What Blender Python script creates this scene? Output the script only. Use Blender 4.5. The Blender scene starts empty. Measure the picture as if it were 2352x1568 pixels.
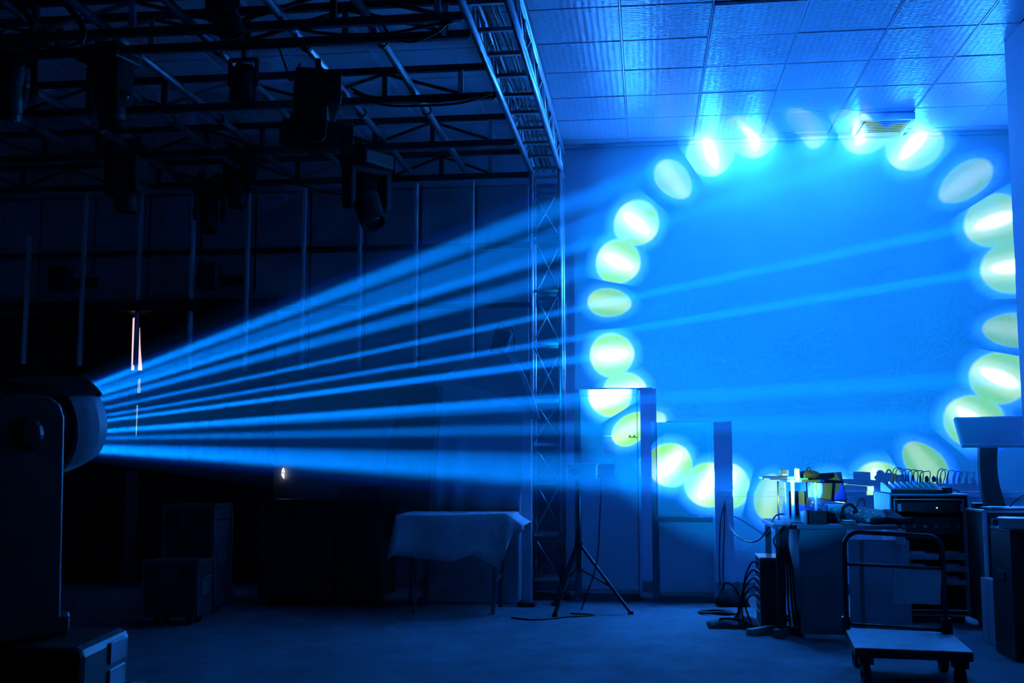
import bpy, bmesh, math, random
from mathutils import Vector, Matrix
random.seed(7)
SC = bpy.context.scene
COL = SC.collection
# ------------------------------------------------------------------ camera
FPX, YAW, PIT, EYE = 2546.15, 0.121177, 0.104632, 1.18
cy_, sy_, cp_, sp_ = math.cos(YAW), math.sin(YAW), math.cos(PIT), math.sin(PIT)
FWD = Vector((-sy_*cp_, cy_*cp_, sp_)); RIGHT = Vector((cy_, sy_, 0)); UP = RIGHT.cross(FWD)
cam_d = bpy.data.cameras.new('camera'); cam = bpy.data.objects.new('camera', cam_d); COL.objects.link(cam)
cam_d.sensor_width = 36.0; cam_d.lens = 36.0*FPX/2352; cam_d.clip_start = 0.05
M = Matrix((RIGHT, UP, -FWD)).transposed().to_4x4(); M.translation = (0, 0, EYE)
cam.matrix_world = M
SC.camera = cam
# ------------------------------------------------------------------ exposure, world
SC.view_settings.view_transform = 'Standard'; SC.view_settings.look = 'None'
SC.view_settings.exposure = 0.0; SC.view_settings.gamma = 1.0; SC.view_settings.use_curve_mapping = False
w = bpy.data.worlds.new('world'); SC.world = w; w.use_nodes = True
w.node_tree.nodes['Background'].inputs[0].default_value = (0, 0, 0, 1)
# thin theatrical haze fills the hall, as a world volume
hs = w.node_tree.nodes.new('ShaderNodeVolumeScatter'); hs.inputs['Color'].default_value = (.0, .66, 1.0, 1)
hs.inputs['Density'].default_value = HAZE = .0024; hs.inputs['Anisotropy'].default_value = -.35
w.node_tree.links.new(hs.outputs[0], w.node_tree.nodes['World Output'].inputs['Volume'])
cyc = SC.cycles
cyc.use_denoising = True
cyc.use_adaptive_sampling = True; cyc.adaptive_threshold = .04; cyc.adaptive_min_samples = 16
cyc.max_bounces = 5; cyc.diffuse_bounces = 4; cyc.glossy_bounces = 2; cyc.transmission_bounces = 3
cyc.volume_bounces = 1; cyc.transparent_max_bounces = 6
cyc.caustics_reflective = False; cyc.caustics_refractive = False
cyc.sample_clamp_indirect = 40.0

# ------------------------------------------------------------------ pixel helpers (a pixel and a real depth give a point of the room)
def ray(x, y): return FWD + RIGHT*((x-1176)/FPX) + UP*((784-y)/FPX)
def P(x, y, Y): d = ray(x, y); v = d*(Y/d.y); return Vector((v.x, v.y, v.z+EYE))
def PZ(x, y, z): d = ray(x, y); v = d*((z-EYE)/d.z); return Vector((v.x, v.y, z))
def X_(x, y, Y): return P(x, y, Y).x
def Z_(y, Y, x=1400): return P(x, y, Y).z

# ------------------------------------------------------------------ main lamp: one projected ring of prism dots
LENS = P(180, 968, 2.5); AIM = P(1851, 717, 10.1)
BD = (AIM-LENS).normalized(); BA = BD.cross(Vector((0, 0, 1))).normalized(); BU = BA.cross(BD)
PIVOT = LENS - BD*0.25
APEX = LENS - BD*0.35
ld = bpy.data.lights.new('moving_head_beam', 'SPOT'); lo = bpy.data.objects.new('moving_head_beam', ld); COL.objects.link(lo)
ld.energy = 3340; ld.spot_size = math.radians(58); ld.spot_blend = 0.3; ld.shadow_soft_size = 0.004; ld.color = (1, 1, 1)
lm = Matrix((BA, BU, -BD)).transposed().to_4x4(); lm.translation = APEX; lo.matrix_world = lm
ld.use_nodes = True
nt = ld.node_tree; nt.nodes.clear()
def N(t, **k):
    n = nt.nodes.new(t)
    for a, b in k.items(): setattr(n, a, b)
    return n
def val(s, i, v):
    if hasattr(v, 'is_output') or hasattr(v, 'links'): nt.links.new(v, s.inputs[i])
    else: s.inputs[i].default_value = v
def mth(op, a, b=0.0, c=0.0):
    n = N('ShaderNodeMath', operation=op); val(n, 0, a); val(n, 1, b)
    if op in ('MULTIPLY_ADD',): val(n, 2, c)
    return n.outputs[0]
def smooth(x, a, b):
    n = N('ShaderNodeMapRange', interpolation_type='SMOOTHSTEP'); val(n, 0, x); val(n, 1, a); val(n, 2, b); n.inputs[3].default_value = 0; n.inputs[4].default_value = 1
    return n.outputs[0]
tc = N('ShaderNodeTexCoord'); sep = N('ShaderNodeSeparateXYZ'); nt.links.new(tc.outputs['Normal'], sep.inputs[0])
nz = mth('ABSOLUTE', sep.outputs[2])
GX = mth('ADD', mth('DIVIDE', sep.outputs[0], nz), 0.0125)
GY = mth('ADD', mth('DIVIDE', sep.outputs[1], nz), 0.002)
rr = mth('SQRT', mth('ADD', mth('MULTIPLY', GX, GX), mth('MULTIPLY', GY, GY)))
ang = mth('ARCTAN2', GY, GX)
D2R = math.pi/180
t_ = mth('MULTIPLY_ADD', ang, 1/(45*D2R), -23.2/45+0.5)
loc = mth('MULTIPLY', mth('SUBTRACT', mth('FRACT', mth('ADD', t_, 16.0)), 0.5), 45*D2R)      # angle inside the prism facet
STEP = 13.7*D2R
mm = mth('MAXIMUM', mth('MINIMUM', mth('ROUND', mth('DIVIDE', loc, STEP)), 1.0), -1.0)
la = mth('SUBTRACT', loc, mth('MULTIPLY', mm, STEP))
R0, A0 = 0.197, 0.0275
third = mth('MAXIMUM', mm, 0.0)                                  # the third dot of each facet is the dim, narrow one
tu = mth('MULTIPLY', mth('MULTIPLY', la, R0/A0), mth('MULTIPLY_ADD', third, 0.55, 1.0))                                  # tangential, in dot radii
tv = mth('MULTIPLY', mth('SUBTRACT', rr, R0), 1/A0)              # radial, in dot radii
dd = mth('SQRT', mth('ADD', mth('MULTIPLY', tu, tu), mth('MULTIPLY', tv, tv)))
bright = mth('MULTIPLY_ADD', third, -1.0, 1.0)
disc = smooth(dd, 1.0, 0.86)
halo = smooth(dd, 1.45, 0.90)
su = mth('ABSOLUTE', mth('ADD', tu, mth('MULTIPLY', tv, 0.12)))
ell = mth('SQRT', mth('ADD', mth('POWER', mth('MULTIPLY', su, 1/0.30), 2.0), mth('POWER', mth('MULTIPLY', tv, 1/0.80), 2.0)))
core = smooth(ell, 0.95, 0.30)
mid = mth('MULTIPLY', smooth(ell, 2.2, 0.6), disc)
wash = mth('MULTIPLY', smooth(rr, 0.33, 0.12), mth('SUBTRACT', 1.0, disc))
def colmul(col, f):
    n = N('ShaderNodeVectorMath', operation='SCALE'); n.inputs[0].default_value = col; val(n, 3, f); return n.outputs[0]
def vadd(a, b):
    n = N('ShaderNodeVectorMath', operation='ADD'); nt.links.new(a, n.inputs[0]); nt.links.new(b, n.inputs[1]); return n.outputs[0]
discf = mth('MULTIPLY', disc, mth('MULTIPLY_ADD', third, -0.25, 1.0))
halof = mth('MULTIPLY', mth('MULTIPLY', halo, mth('SUBTRACT', 1.0, disc)), mth('MULTIPLY_ADD', third, -0.4, 1.0))
coref = mth('MULTIPLY', core, bright)
CORE_C, MID_C, DISC_C, HALO_C, WASH_C = (4.0, 84.0, 310.0), (0.68, 0.45, 0.50), (0.33, 1.00, 0.16), (0.04, 0.34, 7.0), (0.0, 0.23, 0.74)
midf = mth('MULTIPLY', mid, mth('MULTIPLY_ADD', third, -0.6, 1.0))
tot = vadd(vadd(vadd(colmul(CORE_C, coref), colmul(MID_C, midf)), colmul(DISC_C, discf)), vadd(colmul(HALO_C, halof), colmul(WASH_C, wash)))
em = N('ShaderNodeEmission'); out = N('ShaderNodeOutputLight')
nt.links.new(tot, em.inputs[0]); em.inputs[1].default_value = 1.0; nt.links.new(em.outputs[0], out.inputs[0])

# ------------------------------------------------------------------ materials
def mat(name, col, rough=0.6, metal=0.0, var=0.0, vscale=8.0, bump=0.0, bscale=60.0, spec=0.5, emit=None, estr=0.0, coat=0.0, aniso=None):
    m = bpy.data.materials.new(name); m.use_nodes = True
    t = m.node_tree; b = t.nodes['Principled BSDF']
    b.inputs['Base Color'].default_value = (*col, 1); b.inputs['Roughness'].default_value = rough; b.inputs['Metallic'].default_value = metal
    b.inputs['Specular IOR Level'].default_value = spec; b.inputs['Coat Weight'].default_value = coat
    if emit: b.inputs['Emission Color'].default_value = (*emit, 1); b.inputs['Emission Strength'].default_value = estr
    c = t.nodes.new('ShaderNodeTexCoord')
    if var > 0:
        n = t.nodes.new('ShaderNodeTexNoise'); n.inputs['Scale'].default_value = vscale; n.inputs['Detail'].default_value = 5
        t.links.new(c.outputs['Object'], n.inputs['Vector'])
        r = t.nodes.new('ShaderNodeValToRGB'); r.color_ramp.elements[0].position = .3; r.color_ramp.elements[1].position = .72
        r.color_ramp.elements[0].color = (*[x*(1-var) for x in col], 1); r.color_ramp.elements[1].color = (*[min(1, x*(1+var*.6)) for x in col], 1)
        t.links.new(n.outputs[0], r.inputs[0]); t.links.new(r.outputs[0], b.inputs['Base Color'])
    if bump > 0:
        n = t.nodes.new('ShaderNodeTexNoise'); n.inputs['Scale'].default_value = bscale; n.inputs['Detail'].default_value = 3
        t.links.new(c.outputs['Object'], n.inputs['Vector'])
        u = t.nodes.new('ShaderNodeBump'); u.inputs['Strength'].default_value = bump; u.inputs['Distance'].default_value = .01
        t.links.new(n.outputs[0], u.inputs['Height']); t.links.new(u.outputs[0], b.inputs['Normal'])
    return m
MT = {}
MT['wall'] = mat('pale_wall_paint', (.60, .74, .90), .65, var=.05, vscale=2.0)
MT['floor'] = mat('grey_floor_carpet', (.145, .185, .235), .85, var=.25, vscale=5.0, bump=.35, bscale=140, spec=.2)
MT['slab'] = mat('dark_slab', (.12, .15, .2), .8)
MT['grid'] = mat('ceiling_runner_paint', (.62, .72, .85), .28)
MT['alu'] = mat('brushed_aluminium', (.62, .68, .75), .32, 1.0, var=.08, vscale=30)
MT['alud'] = mat('dull_aluminium', (.40, .45, .52), .42, .9)
MT['edge'] = mat('case_edge_aluminium', (.66, .74, .84), .4, .15)
MT['pipe'] = mat('dark_pipe_steel', (.16, .19, .24), .4, .5)
MT['steelk'] = mat('black_steel', (.055, .062, .075), .5, .3, var=.2, vscale=20)
MT['black'] = mat('black_plastic', (.026, .03, .036), .45, var=.2, vscale=12)
MT['hood'] = mat('grey_plastic_hood', (.85, .90, .95), .28, spec=.8)
MT['blackgl'] = mat('black_gloss', (.012, .013, .016), .18)
MT['rubber'] = mat('black_rubber', (.01, .011, .013), .7)
MT['cable'] = mat('black_cable', (.014, .016, .02), .5)
MT['drape'] = mat('black_drape', (.010, .011, .014), .95, var=.2, vscale=6, spec=.1)
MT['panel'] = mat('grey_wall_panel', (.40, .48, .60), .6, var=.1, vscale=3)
MT['mull'] = mat('steel_mullion', (.80, .86, .92), .35, .2)
MT['pale'] = mat('pale_cabinet_paint', (.58, .70, .86), .38, var=.04, vscale=3)
MT['pglass'] = mat('pale_gloss_panel', (.58, .72, .88), .12, coat=.5)
MT['post'] = mat('grey_cabinet_post', (.14, .19, .27), .45)
MT['cloth'] = mat('white_cloth', (.78, .84, .90), .85, var=.08, vscale=7, bump=.25, bscale=30)
MT['sheet'] = mat('pale_dust_sheet', (.42, .52, .66), .8, var=.12, vscale=4, bump=.2, bscale=14)
MT['board'] = mat('dark_board', (.06, .075, .095), .6, var=.2, vscale=4)
MT['ply'] = mat('laminated_black_ply', (.05, .06, .075), .55, var=.25, vscale=9)
MT['grey'] = mat('grey_laminate', (.50, .60, .72), .5, var=.1, vscale=4)
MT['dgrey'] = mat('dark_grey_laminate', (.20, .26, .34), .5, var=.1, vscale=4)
MT['carton'] = mat('pale_carton', (.60, .68, .76), .75, var=.1, vscale=5)
MT['deck'] = mat('trolley_deck_mat', (.42, .56, .62), .6, var=.15, vscale=10, bump=.2, bscale=120)
MT['paper'] = mat('white_paper', (.78, .82, .86), .7)
MT['white'] = mat('white_plastic', (.75, .80, .86), .3)
MT['screen'] = mat('dark_screen_glass', (.05, .07, .10), .16)
MT['screenp'] = mat('grey_monitor_face', (.40, .50, .64), .3)
MT['cloths'] = mat('dark_jacket_cloth', (.03, .036, .05), .9, bump=.4, bscale=25)
MT['wood'] = mat('pale_wood_block', (.42, .46, .46), .7, var=.2, vscale=18)
MT['led'] = mat('indicator_light', (.1, .6, .8), .4, emit=(.4, .9, 1.0), estr=2.0)
MT['day'] = mat('daylight_gap', (.5, .4, .4), .5, emit=(1.0, .62, .68), estr=1.15)
MT['dayb'] = mat('dim_daylight_gap', (.5, .5, .5), .5, emit=(.42, .50, .62), estr=.5)
MT['dayw'] = mat('bright_daylight', (.5, .5, .5), .5, emit=(1.0, .93, .82), estr=2.2)
MT['green'] = mat('green_plastic', (.04, .45, .16), .4)
MT['lens'] = mat('lens_glass', (.02, .03, .05), .06, coat=1.0)
# embossed ceiling tile: rows of small scales pressed into a satin sheet
def tile_mat():
    m = mat('embossed_ceiling_tile', (.55, .68, .85), .30, spec=.6)
    t = m.node_tree; b = t.nodes['Principled BSDF']; c = t.nodes.new('ShaderNodeTexCoord')
    mp = t.nodes.new('ShaderNodeMapping'); mp.inputs['Scale'].default_value = (22, 34, 1); t.links.new(c.outputs['Object'], mp.inputs[0])
    v = t.nodes.new('ShaderNodeTexVoronoi'); v.feature = 'SMOOTH_F1'; v.inputs['Scale'].default_value = 1.0; v.inputs['Randomness'].default_value = .25
    t.links.new(mp.outputs[0], v.inputs['Vector'])
    u = t.nodes.new('ShaderNodeBump'); u.inputs['Strength'].default_value = .4; u.inputs['Distance'].default_value = .012
    t.links.new(v.outputs['Distance'], u.inputs['Height']); t.links.new(u.outputs[0], b.inputs['Normal'])
    return m
MT['tile'] = tile_mat()

# ------------------------------------------------------------------ mesh helpers
class MB:
    def __init__(s): s.bm = bmesh.new()
    def box(s, c, d, R=None, bev=0.0, seg=1):
        m = Matrix.Translation(Vector(c))
        if R is not None: m = m @ R.to_4x4()
        m = m @ Matrix.Diagonal((*d, 1))
        r = bmesh.ops.create_cube(s.bm, size=1.0, matrix=m)
        if bev > 0:
            es = list({e for v in r['verts'] for e in v.link_edges})
            bmesh.ops.bevel(s.bm, geom=es, offset=bev, segments=seg, affect='EDGES', profile=.5)
        return s
    def b2(s, lo_, hi_, bev=0.0):          # box from two corners
        lo_, hi_ = Vector(lo_), Vector(hi_)
        return s.box((lo_+hi_)/2, [abs(q) for q in (hi_-lo_)], None, bev)
    def bar(s, p0, p1, w, h=None, bev=0.0, upv=(0, 0, 1)):
        p0, p1 = Vector(p0), Vector(p1); z = (p1-p0); L = z.length; z = z/L
        u = Vector(upv)
        if abs(u.dot(z)) > .98: u = Vector((0, 1, 0))
        x = u.cross(z).normalized(); y = z.cross(x)
        return s.box((p0+p1)/2, (w, h or w, L), Matrix((x, y, z)).transposed(), bev)
    def tube(s, pts, r, n=8, cap=True):
        pts = [Vector(p) for p in pts]; rings = []
        prev = None
        for i, p in enumerate(pts):
            d = (pts[min(i+1, len(pts)-1)] - pts[max(i-1, 0)]).normalized()
            if prev is None:
                u = Vector((0, 0, 1)) if abs(d.z) < .9 else Vector((1, 0, 0))
                x = u.cross(d).normalized()
            else:
                x = (prev - d*prev.dot(d)).normalized()
            prev = x; y = d.cross(x)
            rad = r[i] if isinstance(r, (list, tuple)) else r
            rings.append([s.bm.verts.new(p + (x*math.cos(a)+y*math.sin(a))*rad) for a in [2*math.pi*k/n for k in range(n)]])
        for a, b in zip(rings, rings[1:]):
            for k in range(n): s.bm.faces.new((a[k], a[(k+1) % n], b[(k+1) % n], b[k]))
        if cap:
            s.bm.faces.new(rings[0][::-1]); s.bm.faces.new(rings[-1])
        return s
    def lathe(s, o, ax, prof, n=32, a0=0.0, a1=2*math.pi, cap=False, ref=None):       # prof: (along, radius)
        o, ax = Vector(o), Vector(ax).normalized(); u = Vector(ref) if ref is not None else (Vector((0, 0, 1)) if abs(ax.z) < .9 else Vector((1, 0, 0)))
        x = (u-ax*u.dot(ax)).normalized(); y = ax.cross(x); full = abs(a1-a0-2*math.pi) < 1e-6; rings = []
        for h, r in prof:
            rings.append([s.bm.verts.new(o+ax*h+(x*math.cos(a)+y*math.sin(a))*r) for a in [a0+(a1-a0)*k/(n if full else n-1) for k in range(n)]])
        for a, b in zip(rings, rings[1:]):
            for k in range(n if full else n-1): s.bm.faces.new((a[k], a[(k+1) % n], b[(k+1) % n], b[k]))
        if cap:
            s.bm.faces.new(rings[0][::-1]); s.bm.faces.new(rings[-1])
        return s
    def prism(s, poly, vec, bev=0.0):
        vs = [s.bm.verts.new(Vector(p)) for p in poly]; f = s.bm.faces.new(vs)
        r = bmesh.ops.extrude_face_region(s.bm, geom=[f]); nv = [g for g in r['geom'] if isinstance(g, bmesh.types.BMVert)]
        bmesh.ops.translate(s.bm, verts=nv, vec=Vector(vec))
        if bev > 0:
            es = list({e for v in vs+nv for e in v.link_edges}); bmesh.ops.bevel(s.bm, geom=es, offset=bev, segments=2, affect='EDGES', profile=.5)
        return s
    def grid(s, rows):                      # rows of points
        g = [[s.bm.verts.new(Vector(p)) for p in r] for r in rows]
        for a, b in zip(g, g[1:]):
            for k in range(len(a)-1): s.bm.faces.new((a[k], a[k+1], b[k+1], b[k]))
        return s
    def ball(s, c, r, sc=(1, 1, 1), u=14, v=10):
        bmesh.ops.create_uvsphere(s.bm, u_segments=u, v_segments=v, radius=r, matrix=Matrix.Translation(Vector(c)) @ Matrix.Diagonal((*sc, 1))); return s
    def build(s, name, m, parent=None, kind=None, label=None, cat=None, group=None, smooth_=False, thick=0.0):
        bmesh.ops.recalc_face_normals(s.bm, faces=s.bm.faces[:])
        o_ = Vector((0, 0, 0))
        if parent is not None:
            q = parent
            while q is not None: o_ += q.location; q = q.parent
        else:                                  # a one-mesh thing: origin at its base
            xs = [v.co for v in s.bm.verts]
            o_ = Vector((sum(v.x for v in xs)/len(xs), sum(v.y for v in xs)/len(xs), min(v.z for v in xs)))
        bmesh.ops.translate(s.bm, verts=s.bm.verts[:], vec=-o_)
        me = bpy.data.meshes.new(name); s.bm.to_mesh(me); s.bm.free()
        me.materials.append(MT[m] if isinstance(m, str) else m)
        if smooth_:
            for p in me.polygons: p.use_smooth = True
        ob = bpy.data.objects.new(name, me); COL.objects.link(ob)
        if parent is not None: ob.parent = parent
        else: ob.location = o_
        if thick:
            md = ob.modifiers.new('thickness', 'SOLIDIFY'); md.thickness = thick; md.offset = 0
        if kind: ob['kind'] = kind
        if label: ob['label'] = label
        if cat: ob['category'] = cat
        if group: ob['group'] = group
        return ob
def thing(name, label, cat, loc, group=None):
    o = bpy.data.objects.new(name, None); COL.objects.link(o); o.location = Vector(loc); o.empty_display_size = .1
    o['label'] = label; o['category'] = cat
    if group: o['group'] = group
    return o
def curve_pts(pts, n=6):                       # Catmull-Rom through the points
    pts = [Vector(p) for p in pts]; q = [pts[0]*2-pts[1]]+pts+[pts[-1]*2-pts[-2]]; out_ = []
    for i in range(1, len(q)-2):
        for k in range(n):
            t = k/n; a, b, c, d = q[i-1], q[i], q[i+1], q[i+2]
            out_.append(.5*((2*b)+(c-a)*t+(2*a-5*b+4*c-d)*t*t+(3*b-a-3*c+d)*t**3))
    out_.append(pts[-1]); return out_

# ================================================================== the setting
WY, CZ = 10.1, EYE+2.901            # back wall, ceiling height
PX = 2.525                          # face of the projecting side wall
MB().b2((-7.2, -1.0, -.1), (4.8, 10.3, 0)).build('floor', 'floor', kind='structure')
MB().b2((-7.2, WY, 0), (4.8, WY+.15, CZ+.1)).build('wall_back', 'wall', kind='structure')
MB().b2((-7.2, -1.0, 0), (-7.05, WY, CZ+.1)).build('wall_left', 'panel', kind='structure')
MB().b2((4.65, -1.0, 0), (4.8, WY, CZ+.1)).build('wall_far_right', 'wall', kind='structure')
# side wall that ends at 7.9 m; its free edge is slightly wavy plaster
edge = [(0, 7.895), (.8, 7.885), (1.1, 7.90), (1.7, 7.893), (2.2, 7.905), (2.55, 7.89), (2.75, 7.90), (3.2, 7.892), (CZ, 7.897)]
mb = MB(); mb.prism([(PX, 2.0, 0)]+[(PX, y, z) for z, y in edge]+[(PX, 2.0, CZ)], (.2, 0, 0)); mb.build('wall_right', 'wall', kind='structure')
ceil = MB().b2((-7.2, -1.0, CZ+.03), (4.8, 10.3, CZ+.13)).build('ceiling', 'slab', kind='structure')
GX0, GY0, TS = -.1437, 6.9309, .6
def tile_mesh(sx, sy):
    b = MB(); b.box((0, 0, .012), (sx, sy, .024), None, .006); me = bpy.data.meshes.new('ceiling_tile')
    b.bm.to_mesh(me); b.bm.free(); me.materials.append(MT['tile']); return me
tm = tile_mesh(.592, .592); tp_ = tile_mesh(PX-(GX0+4*TS)-.012, .586); te = tile_mesh(.592, WY-(GY0+5*TS)-.02)
for i in range(-11, 8):
    for j in range(-3, 6):
        x0, y0 = GX0+TS*i, GY0+TS*j
        if x0 < -6.9 or x0+TS > 4.65: continue
        if x0 > PX and y0 < 7.3: continue
        part = x0+TS > PX and y0 < 7.3           # cut tiles beside the side wall
        me = te if j == 5 else tp_ if part else tm
        o = bpy.data.objects.new('ceiling_tile', me); COL.objects.link(o); o.parent = ceil
        yc = (GY0+5*TS+WY)/2 if j == 5 else y0+TS/2
        o.location = Vector((x0+TS/2 if not part else (x0+PX)/2, yc, CZ+random.uniform(-.001, .002))) - ceil.location
        if (i, j) == (1, 0):                     # one tile sags out of the grid
            o.location.z -= .014; o.rotation_euler = (.022, -.012, 0)
        else: o.rotation_euler = (random.uniform(-.003, .003), random.uniform(-.003, .003), 0)
for i in range(-11, 9):
    x0 = GX0+TS*i
    if -6.9 < x0 < 4.6: MB().b2((x0-.0045, 4.9 if x0 < PX else 7.9, CZ-.002), (x0+.0045, WY, CZ+.03)).build('ceiling_runner', 'grid', ceil)
MB().b2((-7.0, WY-.03, CZ-.03), (4.65, WY, CZ+.0)).build('trim_1', 'grid', kind='structure')
zt = Z_(1130, WY)
MB().b2((X_(1650, 1100, WY), WY-.025, zt-.035), (4.6, WY, zt+.02), .004).build('trim_2', 'wall', kind='structure')
MB().b2((-.9, WY-.015, 0), (4.6, WY, .09)).build('baseboard_back', 'dgrey', kind='structure')

# left part of the back wall: square panels with bright steel mullions in front
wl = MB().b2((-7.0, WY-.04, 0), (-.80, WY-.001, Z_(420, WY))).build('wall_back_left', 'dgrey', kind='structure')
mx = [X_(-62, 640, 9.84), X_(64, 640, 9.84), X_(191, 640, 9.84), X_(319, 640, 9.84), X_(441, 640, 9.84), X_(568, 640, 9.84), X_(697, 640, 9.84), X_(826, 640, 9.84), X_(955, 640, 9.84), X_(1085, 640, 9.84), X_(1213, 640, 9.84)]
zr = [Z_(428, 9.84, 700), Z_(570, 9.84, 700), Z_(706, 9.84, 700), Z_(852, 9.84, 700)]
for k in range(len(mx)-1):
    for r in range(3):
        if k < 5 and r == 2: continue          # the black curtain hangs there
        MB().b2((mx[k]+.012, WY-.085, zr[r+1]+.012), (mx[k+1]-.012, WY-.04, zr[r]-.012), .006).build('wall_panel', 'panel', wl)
for k, x in enumerate(mx[:-1]):
    zb = zr[3]+random.uniform(0, .1)
    ztop = zr[0]-(.0 if k > 3 else .4*(k in (0, 1)))
    MB().b2((x-.016, WY-.29, zb), (x+.016, WY-.24, ztop), .004).build('mullion', 'mull', wl)
for z in zr[1:3]:
    MB().b2((-6.2, WY-.24, z-.018), (-1.0, WY-.20, z+.018)).build('rail', 'steelk', wl)
# black curtain in two halves with a gap that lets daylight in
def curtain(xa, xb, lab, nm='curtain'):
    n = int((xb-xa)/.02)+2; top, bot = Z_(683, 9.95, 400), .04
    rows = []
    for q in range(9):
        z = top+(bot-top)*q/8; r = []
        for k in range(n):
            x = xa+(xb-xa)*k/(n-1); r.append((x, 9.94+.028*math.sin(x*41+.4*math.sin(x*9))*(.5+.5*q/8), z))
        rows.append(r)
    t = thing(nm, lab, 'curtain', ((xa+xb)/2, 9.94, bot), 'black curtains on the left of the back wall')
    MB().grid(rows).build('drape', 'drape', t, smooth_=True, thick=.004)
    MB().b2((xa, 9.925, top-.02), (xb, 9.955, top+.03)).build('hem_tape', 'dgrey', t)
gx0, gx1 = X_(298, 800, 9.94), X_(328, 800, 9.94)
curtain(-6.9, gx0, 'black curtain hanging left of the pink slit of daylight')
curtain(gx1, X_(636, 800, 9.94), 'black curtain hanging right of the pink slit of daylight')
wn = MB().b2((X_(285, 800, 10.05), 10.045, Z_(1080, 10.05, 310)), (X_(345, 800, 10.05), 10.055, Z_(725, 10.05, 310))).build('window_1', 'drape', kind='structure')
for q in ([(305, 731), (310, 728), (309.5, 770), (307, 850), (301.5, 850), (303, 790)], [(320.5, 752), (322, 800), (326, 850), (317, 850), (319, 790)], [(317, 872), (322, 868), (322, 902), (315, 902)], [(313.5, 930), (316.5, 930), (313, 1000), (311.5, 1000)]):
    MB().prism([P(x, y, 10.035) for x, y in q], (0, .008, 0)).build('pane', 'day' if q[0][1] < 860 else 'dayb', wn)
t = thing('curtain_rail', 'long black rail box above the slit in the black curtain', 'curtain rail', P(365, 703, 9.78))
MB().b2(P(258, 714, 9.72), P(470, 690, 9.80), .006).build('rail_box', 'black', t)
for x in (300, 430): MB().b2(P(x, 704, 9.80), P(x+8, 698, 9.85)).build('bracket', 'steelk', t)
# small gap of daylight low on the wall
w2 = MB().prism([P(651, 1074, 10.03), P(653, 1085, 10.03), P(647, 1085, 10.03), P(648, 1078, 10.03)], (0, .012, 0)).build('window_2', 'dayw', kind='structure')
MB().prism([P(646, 1087, 10.03), P(652, 1087, 10.03), P(652, 1099, 10.03), P(648, 1094, 10.03)], (0, .012, 0)).build('pane', 'dayw', w2)


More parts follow.
